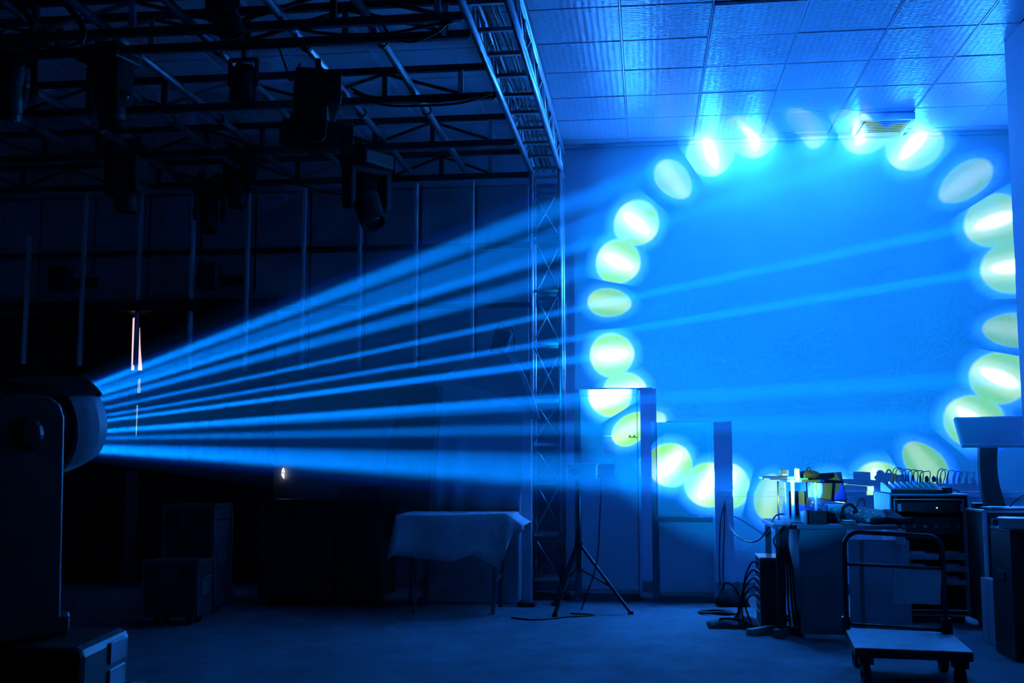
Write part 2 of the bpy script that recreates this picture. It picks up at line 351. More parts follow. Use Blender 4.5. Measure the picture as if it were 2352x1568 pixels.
# ================================================================== the lit moving head in the left foreground, on a flight case
def rot_from(a, b, c): return Matrix((a, b, c)).transposed()
def moving_head(name, label, base, sg, d, s=1.0, group=None, main=False, drop=.0, yaw=None, bw=.36, clampz=None, bhh=.13):
    """base: centre of the base's mounting face; sg: +1 standing, -1 hanging; d: where the head points"""
    d = Vector(d).normalized(); e = Vector((0, 0, sg)); h = Vector((d.x, d.y, 0))
    if h.length < .15: h = Vector((.3, 1, 0))
    h.normalize(); a = h.cross(Vector((0, 0, 1))).normalized()
    base = Vector(base); t = thing(name, label, 'stage light', base, group)
    g = (Matrix.Rotation(yaw, 3, 'Z') @ h) if yaw is not None else h
    ga = g.cross(Vector((0, 0, 1))).normalized(); RB = rot_from(ga, g, e)
    bh = bhh*s
    b = MB(); b.box(base+e*bh*.5, (bw*s, .30*s, bh), RB, .02*s, 2); bo = b.build('base', 'black', t)
    pb = MB()
    if main:
        # bevelled display side with two pale keypads on the base's right flank
        for q, (w_, z_) in enumerate(((.10, .72), (.10, .28))):
            pb2 = MB(); c = base+ga*(bw*.5*s+.001)+e*bh*z_+g*.055
            pb2.box(c, (.008, w_, .046), RB, .002); pb2.build('keypad', 'hood', bo)
    else:
        c = base-g*.151*s+e*bh*.5; pb.box(c, (.12*s, .006, .05*s), RB); pb.build('display', 'blackgl', bo)
    for q in ((-1,) if main else (-1, 1)):
        hb = MB(); c = base+ga*q*(bw*.5+.012)*s+e*bh*.55
        hb.tube(curve_pts([c-g*.10*s-ga*q*.02*s, c-g*.07*s+ga*q*.015*s, c+g*.07*s+ga*q*.015*s, c+g*.10*s-ga*q*.02*s], 4), .009*s, 6); hb.build('carry_handle', 'black', bo, smooth_=True)
    arm_in = .118*s if main else .145*s
    at_ = .045*s; dep = (.098 if main else .075)*s
    ph = (PIVOT.z-base.z) if main else .40*s
    br = MB(); br.box(base+e*(bh+.028*s), (2*(arm_in+at_), 2*dep*1.1, .052*s), rot_from(a, h, e), .012*s, 2); br.build('yoke_bridge', 'black', t)
    for q in (-1, 1):
        c = base+a*q*(arm_in+at_*.5)-(h*.030 if main else h*0)
        z0, z1 = bh+.03*s, ph+.085*s; wd = dep
        poly = [c-h*wd*1.12+e*z0, c+h*wd*1.12+e*z0, c+h*wd+e*(z1-.045*s), c+h*wd*.86+e*(z1-.016*s), c+h*wd*.55+e*z1, c-h*wd*.55+e*z1, c-h*wd*.86+e*(z1-.016*s), c-h*wd+e*(z1-.045*s)]
        ab = MB(); ab.prism([p-a*at_*.5 for p in poly], a*at_, .008*s); am = ab.build('yoke_arm', 'black', t)
        kb = MB(); kb.lathe(c+a*q*at_*.45+e*ph, a*q, [(0, .036*s), (.012*s, .034*s), (.016*s, .022*s), (.016*s, .001)], 20); kb.build('pivot_cap', 'blackgl', am, smooth_=False)
    pv = base+e*ph; r = .108*s
    hd = MB()
    if main:
        # hollow barrel, open to the front, so that the lamp inside throws its beam out of it
        prof = [(-.235*s, .001), (-.235*s, r*.72), (-.19*s, r*.96), (-.02*s, r), (.13*s, r), (.165*s, r*.94), (.165*s, r*.86), (-.11*s, r*.86), (-.16*s, r*.5), (-.16*s, .001)]
    else:
        prof = [(-.235*s, .001), (-.235*s, r*.72), (-.20*s, r*.96), (-.02*s, r*1.02), (.14*s, r), (.20*s, r*.90), (.205*s, .001)]
    hd.lathe(pv, d, prof, 36); ho_ = hd.build('head', 'black', t, smooth_=False)
    up = a.cross(d)
    for k in range(5):                        # cooling ribs round the rear of the head
        fb = MB(); x = (-.17+.035*k)*s; fb.lathe(pv, d, [(x, r*.93), (x, r*1.06), (x+.012*s, r*1.06), (x+.012*s, r*.93)], 30); fb.build('cooling_rib', 'black', ho_)
    if main:
        # pale front hood: wraps the sides, the top stays under a black visor
        fb = MB(); fb.lathe(pv, d, [(.140*s, r*.95), (.145*s, r*1.07), (.18*s, r*1.045), (.215*s, r*.99), (.248*s, r*.90), (.248*s, r*.865), (.145*s, r*.92), (.140*s, r*.95)], 44, math.radians(52), math.radians(308), ref=up); fb.build('lens_hood', 'hood', ho_, smooth_=False)
        fb = MB(); fb.lathe(pv, d, [(.03*s, r*.9), (.05*s, r*1.08), (.13*s, r*1.10), (.248*s, r*1.0), (.248*s, r*.93), (.05*s, r*.93), (.03*s, r*.9)], 24, math.radians(-54), math.radians(54), ref=up); fb.build('visor', 'black', ho_)
    else:
        fb = MB(); fb.lathe(pv, d, [(.17*s, r*.93), (.19*s, r*.97), (.245*s, r*.97), (.245*s, r*.86), (.20*s, r*.84)], 30); fb.build('lens_hood', 'black', ho_)
        fb = MB(); fb.lathe(pv, d, [(.207*s, r*.84), (.222*s, r*.6), (.228*s, .001)], 30); fb.build('lens', 'lens', ho_, smooth_=True)
    if sg < 0:
        cz = clampz if clampz else base.z+.12*s
        for q in (-1, 1):
            p = base+ga*q*.11*s; cb = MB(); cb.box(p+Vector((0, 0, .012*s)), (.05*s, .04*s, .03*s), RB); cb.bar(p+Vector((0, 0, .02*s)), Vector((p.x, p.y, cz)), .022, .03); cb.lathe(Vector((p.x, p.y, cz+.01)), g, [(-.016, .034), (.016, .034), (.016, .024), (-.016, .024), (-.016, .034)], 14); cb.build('clamp', 'steelk', t)
    return t
mb_base = Vector((PIVOT.x, PIVOT.y, PIVOT.z-.56))
moving_head('moving_head_light', 'large black moving head light at far left throwing the ring of beams', mb_base, 1, BD, 1.0, main=True, yaw=.48, bw=.56)
# flight case under it
fc = thing('flight_case', 'black flight case standing under the lit moving head light', 'flight case', (PIVOT.x-.05, PIVOT.y, 0))
cx, cyy, ct = PIVOT.x-.05, PIVOT.y, mb_base.z-.001
MB().b2((cx-.36, cyy-.30, .10), (cx+.30, cyy+.24, ct), .004).build('body', 'ply', fc)
for sx in (-.36, .30):
    for sy in (-.30, .24): MB().b2((cx+sx-.014, cyy+sy-.014, .10), (cx+sx+.014, cyy+sy+.014, ct-.004)).build('edge_strip', 'alud', fc)
for sx in (-.28, .22):
    for sy in (-.24, .18): MB().lathe((cx+sx-.018, cyy+sy, .05), (1, 0, 0), [(0, .02), (0, .05), (.036, .05), (.036, .02), (0, .02)], 16).build('caster', 'rubber', fc)
for sx in (-.28, .22):
    for sy in (-.24, .18): MB().b2((cx+sx-.03, cyy+sy-.03, .07), (cx+sx+.03, cyy+sy+.03, .10)).build('caster_plate', 'steelk', fc)

# ================================================================== trusses and pipes
TX0, TX1, TB, TT = -.998, -.741, EYE+2.512, EYE+2.775
CH = .026
def lace(t, p0, p1, m='alu', r=.010, nm='lacing_bar'): MB().tube([p0, p1], r, 6).build(nm, m, t, smooth_=True)
tr = thing('lighting_truss', 'long bright aluminium box truss running towards the back wall above the tower', 'truss', ((TX0+TX1)/2, 7.6, TB))
for x in (TX0, TX1):
    for z in (TB+CH, TT):
        MB().tube([(x, 4.6, z), (x, 9.86, z)], CH, 12).build('chord', 'alu', tr, smooth_=True)
ys = [4.72+.40*k for k in range(13)]+[9.83]
for k, y in enumerate(ys):
    MB().b2((TX0, y-.014, TB+CH-.012), (TX1, y+.014, TB+CH+.012)).build('cross_bar', 'alud', tr)
    lace(tr, (TX1, y, TB+CH), (TX1, y, TT), r=.011, nm='upright')
    lace(tr, (TX0, y, TB+CH), (TX0, y, TT), r=.011, nm='upright')
    if k < len(ys)-1:
        y2 = ys[k+1]; MB().b2((TX0, (y+y2)/2-.010, TT-.010), (TX1, (y+y2)/2+.010, TT+.010)).build('top_bar', 'alud', tr)
        q = (TB+CH, TT) if k % 2 else (TT, TB+CH)
        lace(tr, (TX1, y, q[0]), (TX1, y2, q[1])); lace(tr, (TX0, y, q[0]), (TX0, y2, q[1]))
# cables lying inside it
for k in range(5):
    x = TX0+.05+.032*k; pts = [(x+random.uniform(-.012, .012), 4.8+.45*q, TB+.055+.012*(k % 2)+random.uniform(0, .01)) for q in range(12)]
    MB().tube(curve_pts(pts, 4), .0075, 6).build('truss_cable', 'cable', None, label=['thick black cable lying in the long box truss, nearest its left chord', 'second black cable from the left chord inside the long box truss', 'middle one of five black cables inside the long box truss', 'fourth black cable from the left chord inside the long box truss', 'black cable lying in the long box truss farthest from its left chord'][k], cat='cable', group='cables lying inside the long truss')
# tower under its far end
tw = thing('truss_tower', 'upright aluminium truss tower standing under the far end of the long truss', 'truss', ((TX0+TX1)/2, 9.62, 0))
ty0, ty1 = 9.50, 9.75
for x in (TX0+.012, TX1-.012+.02):
    for y in (ty0, ty1): MB().tube([(x, y, .02), (x, y, TB-.005)], .021, 12).build('chord', 'alu', tw, smooth_=True)
zs = [Z_(v, ty0, 1265) for v in (1330, 1228, 1110, 1020, 920, 790, 668, 540, 436)]
for k, z in enumerate(zs):
    for y in (ty0, ty1): MB().b2((TX0+.03, y-.010, z-.013), (TX1-.01, y+.010, z+.013)).build('rung', 'alu', tw)
    if k:
        z0 = zs[k-1]
        xa, xb = (TX0+.03, TX1-.01) if k % 2 == 0 else (TX1-.01, TX0+.03)
        lace(tw, (xa, ty0, z0+.02), (xb, ty0, z-.02), r=.008); lace(tw, (xb, ty1, z0+.02), (xa, ty1, z-.02), r=.008)
MB().b2((TX0-.06, ty0-.09, 0), (TX1+.07, ty1+.09, .02), .004).build('base_plate', 'steelk', tw)

def cross_truss(label, Y, box, x0=-6.6, m='steelk', zb=TB, zt=TT, seg=.62, ph=0.0):
    t = thing('ceiling_truss', label, 'truss', ((x0+TX0)/2, Y, zb), 'black cross trusses under the dark ceiling')
    yy = (Y-.27, Y) if box else (Y,)
    x1 = TX0-.032
    for y in yy:
        MB().b2((x0, y-.022, zb), (x1, y+.022, zb+.05), .004).build('bottom_chord', m, t)
        MB().b2((x0, y-.022, zt-.045), (x1, y+.022, zt), .004).build('top_chord', m, t)
    n = int((x1-x0)/seg)
    for k in range(n+1):
        x = x1-.15-seg*k-ph
        if x < x0: break
        for y in yy:
            MB().b2((x-.018, y-.016, zb+.05), (x+.018, y+.016, zt-.045)).build('upright', m if k % 3 else 'alud', t)
            x2 = x-seg if k % 2 else x
            x3 = x if k % 2 else x-seg
            if min(x2, x3) > x0: MB().bar((x2, y, zb+.05), (x3, y, zt-.045), .02, .02).build('lacing_bar', m if (k+1) % 4 else 'alud', t)
        if box and k % 2 == 0: MB().b2((x-.015, yy[0], zb+.01), (x+.015, yy[1], zb+.035)).build('tie_bar', m, t)
    return t
cross_truss('nearest black cross truss, a box with two bottom chords at the top of the picture', 6.37, True)
cross_truss('second black cross truss, with a bundle of cables along its bottom chord', 7.52, False, seg=.55, ph=.1)
cross_truss('third black cross truss, between the cable-laden one and the one at the wall', 8.68, False, seg=.48, ph=.05)
cross_truss('farthest black cross truss, close to the panelled wall', 9.72, False, seg=.45, ph=.2)
pz = EYE+2.60
for k, (x, lab) in enumerate(((-4.78, 'leftmost long pipe above the black cross trusses'), (-4.30, 'second long pipe from the left above the black cross trusses'), (-3.63, 'third long pipe from the left above the black cross trusses'), (-3.24, 'fourth long pipe from the left above the black cross trusses'), (-2.70, 'fifth long pipe from the left above the black cross trusses'), (-2.12, 'long shiny pipe with coupler clamps above the black cross trusses'), (-1.62, 'long pipe above the cross trusses nearest the bright box truss'))):
    t = thing('lighting_pipe', 'dull steel '+lab if k != 5 else lab, 'pipe', (x, 7.4, pz), 'long pipes above the cross trusses')
    MB().tube([(x, 5.0, pz), (x, 9.70, pz)], .027, 12).build('pipe', 'pipe' if k != 5 else 'alu', t, smooth_=True)
    for y in (6.6, 8.0): MB().lathe((x, y, pz), (0, 1, 0), [(-.02, .028), (-.02, .038), (.02, .038), (.02, .028), (-.02, .028)], 12).build('coupler', 'steelk', t)
# sagging cables under the cross trusses
def cable(label, pts, r=.008, nm='cable', m='cable', cat='cable', group=None, n=6):
    return MB().tube(curve_pts(pts, n), r, 6).build(nm, m, None, label=label, cat=cat, group=group, smooth_=True)
cable('black cable looping under the second cross truss', [P(806, 203, 7.46), P(850, 222, 7.46), P(920, 229, 7.46), P(1000, 233, 7.46), P(1080, 224, 7.46), P(1122, 212, 7.46)], .010)
cable('lower black cable sagging from the second cross truss', [P(812, 212, 7.44), P(880, 240, 7.44), P(960, 243, 7.44), P(1060, 236, 7.44), P(1130, 214, 7.44)], .009)
cable('thin black cable drooping under the nearest cross truss on its right', [(X_(690, 60, 6.1), 6.1, TB-.004), P(740, 76, 6.1), P(800, 80, 6.1), P(900, 76, 6.1), P(980, 60, 6.1), (X_(1040, 48, 6.1), 6.1, TB-.004)], .010)
cable('black cable hanging in a loop from the right of the nearest cross truss', [(X_(880, 88, 6.1), 6.1, TB-.004), P(900, 84, 6.09), P(945, 96, 6.08), P(1000, 76, 6.09), (X_(1030, 52, 6.1), 6.1, TB-.004)], .007)
cable('thick curved cable hanging in the top left corner', [P(118, -40, 5.8), P(150, 8, 5.8), P(180, 45, 5.8), P(192, 75, 5.8), P(185, 100, 5.8)], .018)
cable('dark curved cable left of the thick one in the top left corner', [P(12, -30, 5.8), P(45, 15, 5.8), P(70, 45, 5.8), P(74, 70, 5.8)], .018)
cable('thin cord hanging down beside the tilted moving head fixture', [P(640, 108, 6.7), P(655, 150, 6.7), P(668, 185, 6.7), P(690, 145, 6.7)], .006)
cable('black cable running along the wall just under the far cross truss', [(X_(690, 420, 9.72), 9.72, TB-.004), P(740, 440, 9.72), P(790, 444, 9.72), (X_(850, 430, 9.72), 9.72, TB-.004)], .008)

# ================================================================== hanging lights in the dark half
HG = 'moving head lights hanging from the dark trusses'
def hang(lab, px, py, Y, d, s, yaw=.2, bw=.36, grp=HG, bhh=.13): moving_head('hanging_moving_head', lab, P(px, py, Y), -1, d, s, grp, yaw=yaw, bw=bw, bhh=bhh, clampz=TB-.02 if P(px, py, Y).z < TB-.05 else P(px, py, Y).z+.06)
hang('hanging moving head with its lens turned to the right, centre of the dark trusses', 728, 180, 6.75, (.96, .25, -.04), .96, .1, .44, bhh=.235)
hang('hanging moving head pointing steeply down in front of the panelled wall', 843, 352, 8.8, (.35, -.35, -.85), 1.0, .3)
hang('bulky hanging moving head pointing down, upper left of the shiny pipe', 255, 112, 6.45, (.1, .2, -1), .82)
hang('hanging moving head cut by the top edge of the picture', 514, -95, 5.9, (.28, .25, -.9), .72)
hang('hanging moving head in the top left corner cut by the left edge', 30, 96, 6.4, (-.2, .3, -.9), .78)
hang('dark hanging moving head left of centre below the third cross truss', 292, 330, 8.75, (.05, .1, -1), .92)
hang('small hanging moving head right of the bulky one below the far trusses', 482, 420, 9.55, (.1, -.2, -1), .72)
hang('slim hanging moving head close to the panelled wall beside a mullion', 552, 352, 9.5, (-.05, -.1, -1), .78)
def par(lab, px, py, Y, s):
    b = P(px, py, Y); t = thing('par_can_light', lab, 'stage light', b, None)
    cz = TB
    MB().bar((b.x, b.y, b.z), (b.x, b.y, cz), .02, .03).build('clamp', 'steelk', t)
    for q in (-1, 1): MB().b2((b.x+q*.085*s-.006, b.y-.02, b.z-.17*s), (b.x+q*.085*s+.006, b.y+.02, b.z)).build('bracket_arm', 'steelk', t)
    MB().b2((b.x-.09*s, b.y-.02, b.z-.012), (b.x+.09*s, b.y+.02, b.z)).build('bracket_top', 'steelk', t)
    d = Vector((-.12, .15, -1)).normalized()
    cn = MB().lathe(b+Vector((0, 0, -.16*s)), d, [(-.12*s, .001), (-.12*s, .05*s), (-.08*s, .074*s), (.09*s, .078*s), (.11*s, .084*s), (.11*s, .076*s), (.06*s, .07*s), (.06*s, .001)], 26).build('can', 'black', t)
    MB().lathe(b+Vector((0, 0, -.16*s)), d, [(.062*s, .069*s), (.068*s, .001)], 22).build('lens', 'lens', cn)
par('small black par can light hanging under the nearest cross truss', 560, 136, 6.37, 1.0)
for px, py, lab in ((482, 635, 'small black wall speaker above the right part of the black curtain'), (140, 640, 'small black wall speaker above the left part of the black curtain')):
    c = P(px, py, 9.66); t = thing('wall_speaker', lab, 'speaker', c, 'small speakers on the panelled wall')
    MB().box(c, (.18, .16, .235), None, .012, 2).build('cabinet', 'black', t)
    MB().box(c+Vector((0, -.083, 0)), (.155, .008, .21), None, .003).build('grille', 'rubber', t)
    MB().b2((c.x-.02, c.y+.08, c.z-.04), (c.x+.02, WY-.205, c.z+.04)).build('bracket', 'steelk', t)
    MB().b2((c.x-.24, WY-.205, c.z-.045), (c.x+.24, WY-.198, c.z+.045)).build('wall_plate', 'steelk', t)

# ================================================================== right half: cabinets, tripod
def px2(x, Y, y=1150): return X_(x, y, Y)
Yc = 9.40
t = thing('tall_cabinet', 'taller pale cabinet with dark corner posts beside the truss tower', 'cabinet', ((px2(1320, Yc)+px2(1490, Yc))/2, 9.5, 0))
xa, xb = px2(1320, Yc), px2(1474, Yc); zt = Z_(893, Yc)
MB().b2((xa+.02, Yc+.02, .06), (xb-.02, 9.78, zt-.01)).build('body', 'pale', t)
MB().b2((xa, Yc-.01, 0), (px2(1332, Yc), Yc+.05, zt-.005), .004).build('corner_post', 'post', t)
MB().b2((px2(1467, Yc), Yc-.01, .04), (px2(1473.5, Yc), Yc+.03, zt-.01), .003).build('edge_strip', 'pale', t)
MB().b2((xa+.005, Yc-.006, zt-.052), (px2(1466, Yc), Yc+.05, zt), .003).build('top_rail', 'pale', t)
dr = MB().b2((px2(1334, Yc), Yc-.002, .09), (px2(1465.5, Yc), Yc+.018, zt-.058), .004).build('door', 'pale', t)
MB().b2(P(1388, 1052, Yc-.006), P(1411, 1014, Yc-.002)).build('paper_notice', 'paper', dr)
MB().b2(P(1388, 1002, Yc-.02), P(1410, 1000, Yc-.002)).build('lock_bar', 'alud', dr)
hb = MB(); 
for q in (1446, 1456): hb.box(P(q, 1002, Yc-.012), (.012, .02, .022))
hb.bar(P(1444, 1004, Yc-.024), P(1462, 1004, Yc-.024), .008); hb.build('latch', 'steelk', dr)
MB().b2((xa+.01, Yc+.03, 0), (xb-.01, 9.76, .06)).build('plinth', 'dgrey', t)
Yc = 9.38
xa, xb, zt = px2(1497, Yc), px2(1642, Yc), Z_(968, Yc, 1560)
t = thing('display_cabinet', 'shorter pale cabinet with a glossy upper panel right of the taller one', 'cabinet', ((xa+xb)/2, 9.45, 0))
MB().b2((xa+.01, Yc+.02, .05), (xb-.01, 9.72, zt-.005)).build('body', 'pale', t)
MB().b2((xa, Yc-.012, 0), (px2(1509, Yc), Yc+.05, zt), .004).build('corner_post', 'post', t)
MB().b2((px2(1635, Yc), Yc-.008, 0), (xb, Yc+.05, zt), .003).build('corner_post', 'pale', t, label='pale corner post')
up_ = MB().b2(P(1512, 1182, Yc-.004), P(1634, 972, Yc+.018), .003).build('upper_door', 'pale', t)
MB().b2(P(1519, 1176, Yc-.009), P(1627, 980, Yc-.003), .002).build('gloss_panel', 'pglass', up_)
MB().b2(P(1628.5, 1180, Yc-.012), P(1632, 974, Yc-.004)).build('pull_edge', 'grid', up_)
mb = MB(); za, zb_ = Z_(1011, Yc, 1560), Z_(995, Yc, 1560); x1, x2 = px2(1521, Yc, 1000), px2(1612, Yc, 1000); rd = (zb_-za)/2
pl = [(x1+rd+rd*math.cos(q), Yc-.014, (za+zb_)/2+rd*math.sin(q)) for q in [math.pi/2+math.pi*k/8 for k in range(9)]]+[(x2-rd+rd*math.cos(q), Yc-.014, (za+zb_)/2+rd*math.sin(q)) for q in [-math.pi/2+math.pi*k/8 for k in range(9)]]
mb.prism(pl, (0, .006, 0)); mb.build('name_strip', 'grid', up_)
MB().b2(P(1576, 1056, Yc-.016), P(1598, 1024, Yc-.009)).build('sticker', 'grid', up_)
MB().b2(P(1505, 1197, Yc-.035), P(1634, 1186, Yc+.02), .004).build('ledge', 'dgrey', t)
MB().b2((px2(1512, Yc), Yc-.002, .08), (px2(1636, Yc), Yc+.018, Z_(1199, Yc, 1560)), .004).build('lower_door', 'pale', t)
MB().b2((xa+.01, Yc+.02, 0), (xb-.01, 9.7, .05)).build('plinth', 'dgrey', t)
# tripod with a projector-like box
Yt = 8.75
tp = thing('tripod_stand', 'black tripod stand with braced legs in front of the taller cabinet', 'stand', PZ(1342, 1400, 0))
c = P(1328, 1100, Yt); c0 = Vector((c.x, Yt, 0)); zh = c.z
MB().tube([(c.x, Yt, .30), (c.x, Yt, zh-.005)], .016, 10).build('pole', 'steelk', tp, smooth_=True)
hub = Z_(1255, Yt)
MB().lathe((c.x, Yt, hub-.03), (0, 0, 1), [(0, .016), (0, .032), (.06, .032), (.06, .016)], 14).build('hub', 'black', tp)
for dx, dy in ((.40, -.12), (-.16, -.34), (-.22, .30)):
    f = Vector((c.x+dx, Yt+dy, .012)); h_ = Vector((c.x+dx*.06, Yt+dy*.06, hub))
    lg = MB().bar(h_, f, .026, .018).build('leg', 'steelk', tp)
    MB().box(f, (.04, .04, .022)).build('rubber_foot', 'rubber', lg)
    MB().bar(h_.lerp(f, .62), (c.x, Yt, .33), .012).build('brace', 'steelk', tp)
t = thing('projector', 'small dark projector on the tripod by the truss tower', 'projector', (c.x, Yt, zh))
bx = MB().b2(P(1306, 1100, Yt-.10), P(1372, 1066, Yt+.12), .01); b_ = bx.build('housing', 'dgrey', t)
MB().b2(P(1300, 1069, Yt-.11), P(1374, 1064, Yt+.13), .003).build('lid', 'post', t)
MB().lathe(P(1320, 1084, Yt-.10), (0, -1, 0), [(0, .028), (.03, .028), (.03, .022), (.015, .02), (.015, .001)], 18).build('lens', 'black', t)
cable('thin black cable dropping from the projector on the tripod', [P(1371, 1092, Yt), P(1381, 1103, Yt), P(1378, 1180, Yt), P(1371, 1290, Yt-.05), P(1345, 1372, Yt-.1), PZ(1335, 1399, .006)], .005)
cable('black cable trailing over the floor left of the tripod', [PZ(1175, 1418, .007), PZ(1230, 1423, .007), PZ(1300, 1416, .007), PZ(1365, 1412, .007), PZ(1310, 1408, .007)], .006)
cable('loop of black cable hanging from the back wall to the rack on the desk', [P(1664, 1150, 10.04), P(1668, 1178, 10.0), P(1672, 1190, 9.6), P(1685, 1222, 8.9), P(1715, 1243, 8.6), P(1745, 1238, 8.3), P(1768, 1205, 8.1), P(1782, 1184, 7.9), P(1800, 1180, 7.85)], .006)
for k, x in enumerate((1652, 1661)): cable('cord hanging down the wall right of the shorter cabinet, '+('left' if k == 0 else 'right')+' of two', [P(1664, 1158, 10.085), P(x+3, 1200, 10.085), P(x, 1300, 10.085), P(x+2, 1340, 10.08)], .005)

# ================================================================== desk and everything on it
Yd, dz = 7.62, .74
xa, xb = PZ(1798, 1216, dz).x, PZ(2092, 1214, dz).x
dk = thing('desk', 'cluttered desk with grey front panels behind the platform trolley', 'desk', ((xa+xb)/2, 7.95, 0))
MB().b2((xa, Yd, dz-.03), (xb, 8.38, dz), .004).build('desktop', 'dgrey', dk)
xm = X_(1948, 1300, Yd+.06); xl = X_(1836, 1300, Yd+.06); xr = X_(2088, 1300, Yd+.06)
MB().b2((xl, Yd+.06, .02), (xm-.004, Yd+.08, dz-.03)).build('side_panel', 'dgrey', dk)
MB().b2((xm+.004, Yd+.03, .015), (xr, Yd+.055, Z_(1240, Yd+.03, 2020)), .003).build('front_panel', 'grey', dk)
MB().b2((X_(1976, 1300, Yd+.03), Yd+.024, .02), (X_(1984, 1300, Yd+.03), Yd+.032, Z_(1242, Yd+.03, 2020))).build('panel_joint', 'dgrey', dk)
MB().b2((xl+.01, Yd+.09, .02), (xl+.035, 8.36, dz-.03)).build('end_panel', 'dgrey', dk)
MB().b2((xr-.03, Yd+.09, .02), (xr-.005, 8.36, dz-.03)).build('end_panel', 'dgrey', dk)
for y in (Yd+.05, 8.33): MB().b2((xa+.02, y-.02, 0), (xa+.06, y+.02, dz-.03)).build('leg', 'steelk', dk)
MB().b2((X_(2060, 1230, Yd-.01), Yd+.0, dz-.12), (X_(2080, 1230, Yd-.01), Yd+.03, dz-.03)).build('paper_flap', 'paper', dk)
def on(x, y): return PZ(x, y, dz)
# little rack of bright posts, grid sheet at its left side
Yr = 7.78
tb, tt_ = dz+.004, Z_(1107, Yr, 1850)
rk = thing('tabletop_rack', 'small desktop rack with bright upright posts and a gridded side sheet', 'rack', (X_(1848, 1180, Yr), Yr+.12, dz))
MB().b2((X_(1806, 1107, Yr), Yr-.02, tt_), (X_(1893, 1107, Yr), Yr+.34, tt_+.016), .002).build('top_shelf', 'board', rk)
for x, r in ((1822, .0125), (1875, .009)): MB().tube([(X_(x, 1150, Yr), Yr+.015, tb), (X_(x, 1150, Yr), Yr+.015, tt_)], r, 14).build('post', 'white', rk, smooth_=True)
for x in (1869, 1800): MB().tube([(X_(x, 1150, Yr), Yr+.31, tb), (X_(x, 1150, Yr), Yr+.31, tt_)], .008, 10).build('post', 'alu', rk, smooth_=True)
sh = MB().b2((X_(1805, 1150, Yr), Yr+.03, dz+.05), (X_(1805, 1150, Yr)+.004, Yr+.33, tt_-.002)).build('side_sheet', 'paper', rk)
xs_ = X_(1805, 1150, Yr)-.0008
for k in range(1, 6): MB().b2((xs_, Yr+.03, dz+.05+k*.058), (xs_+.0015, Yr+.33, dz+.052+k*.058)).build('grid_line', 'board', sh)
for k in range(1, 4): MB().b2((xs_, Yr+.03+k*.075, dz+.05), (xs_+.0015, Yr+.032+k*.075, tt_-.002)).build('grid_line', 'board', sh)
MB().b2((X_(1826, 1150, Yr), Yr+.32, dz+.01), (X_(1868, 1150, Yr), Yr+.33, tt_-.07)).build('back_sheet', 'board', rk)
MB().b2((X_(1790, 1185, Yr), Yr-.02, dz), (X_(1893, 1185, Yr), Yr+.34, dz+.006)).build('bottom_shelf', 'grey', rk)
# things on the rack's top
zt2 = tt_+.016
c = Vector((X_(1785, 1098, Yr), Yr+.10, zt2+.01))
t = thing('router', 'flat dark box jutting left off the top of the small desktop rack', 'box', c)
MB().b2((X_(1751, 1098, Yr), Yr-.005, zt2), (X_(1826, 1098, Yr), Yr+.22, zt2+.022), .004).build('case', 'black', t)
MB().b2((X_(1754, 1098, Yr), Yr-.008, zt2+.002), (X_(1768, 1098, Yr), Yr+.0, zt2+.008)).build('label_strip', 'white', t)
t = thing('hard_drive', 'dark box standing on the small desktop rack behind its flat one', 'box', (X_(1805, 1090, Yr), Yr+.1, zt2+.022))
MB().b2((X_(1794, 1090, Yr), Yr+.02, zt2+.0225), (X_(1812, 1090, Yr), Yr+.16, zt2+.07), .004).build('case', 'board', t)
MB().b2((X_(1797, 1090, Yr), Yr+.0185, zt2+.03), (X_(1809, 1090, Yr), Yr+.0215, zt2+.038)).build('label_strip', 'alud', t)
t = thing('adapter_block', 'pale upright block in the middle of the small desktop rack', 'adapter', (X_(1819, 1090, Yr)+.02, Yr+.03, zt2))
MB().b2((X_(1827, 1090, Yr), Yr+.0, zt2), (X_(1837, 1090, Yr), Yr+.05, zt2+.075), .003).build('block', 'grey', t)
MB().b2((X_(1829, 1090, Yr), Yr+.01, zt2+.075), (X_(1835, 1090, Yr), Yr+.04, zt2+.082)).build('plug_face', 'board', t)
t = thing('green_strip', 'small green plastic strip at the front of the small desktop rack', 'strip', (X_(1845, 1100, Yr), Yr, zt2))
MB().b2((X_(1840, 1100, Yr), Yr-.012, zt2), (X_(1856, 1100, Yr), Yr+.03, zt2+.012), .002).build('strip', 'green', t)
t = thing('folded_bag', 'low dark bag lying on the right of the small desktop rack', 'bag', (X_(1870, 1095, Yr), Yr+.12, zt2))
MB().ball((X_(1866, 1095, Yr), Yr+.15, zt2+.032), .1, (.75, .9, .32)).build('bag_body', 'cloths', t, smooth_=True)
MB().tube(curve_pts([(X_(1858, 1095, Yr), Yr+.12, zt2+.055), (X_(1862, 1095, Yr), Yr+.1, zt2+.085), (X_(1870, 1095, Yr), Yr+.1, zt2+.055), (X_(1884, 1095, Yr), Yr+.09, zt2+.02)], 5), .005, 6).build('strap', 'cable', t, smooth_=True)
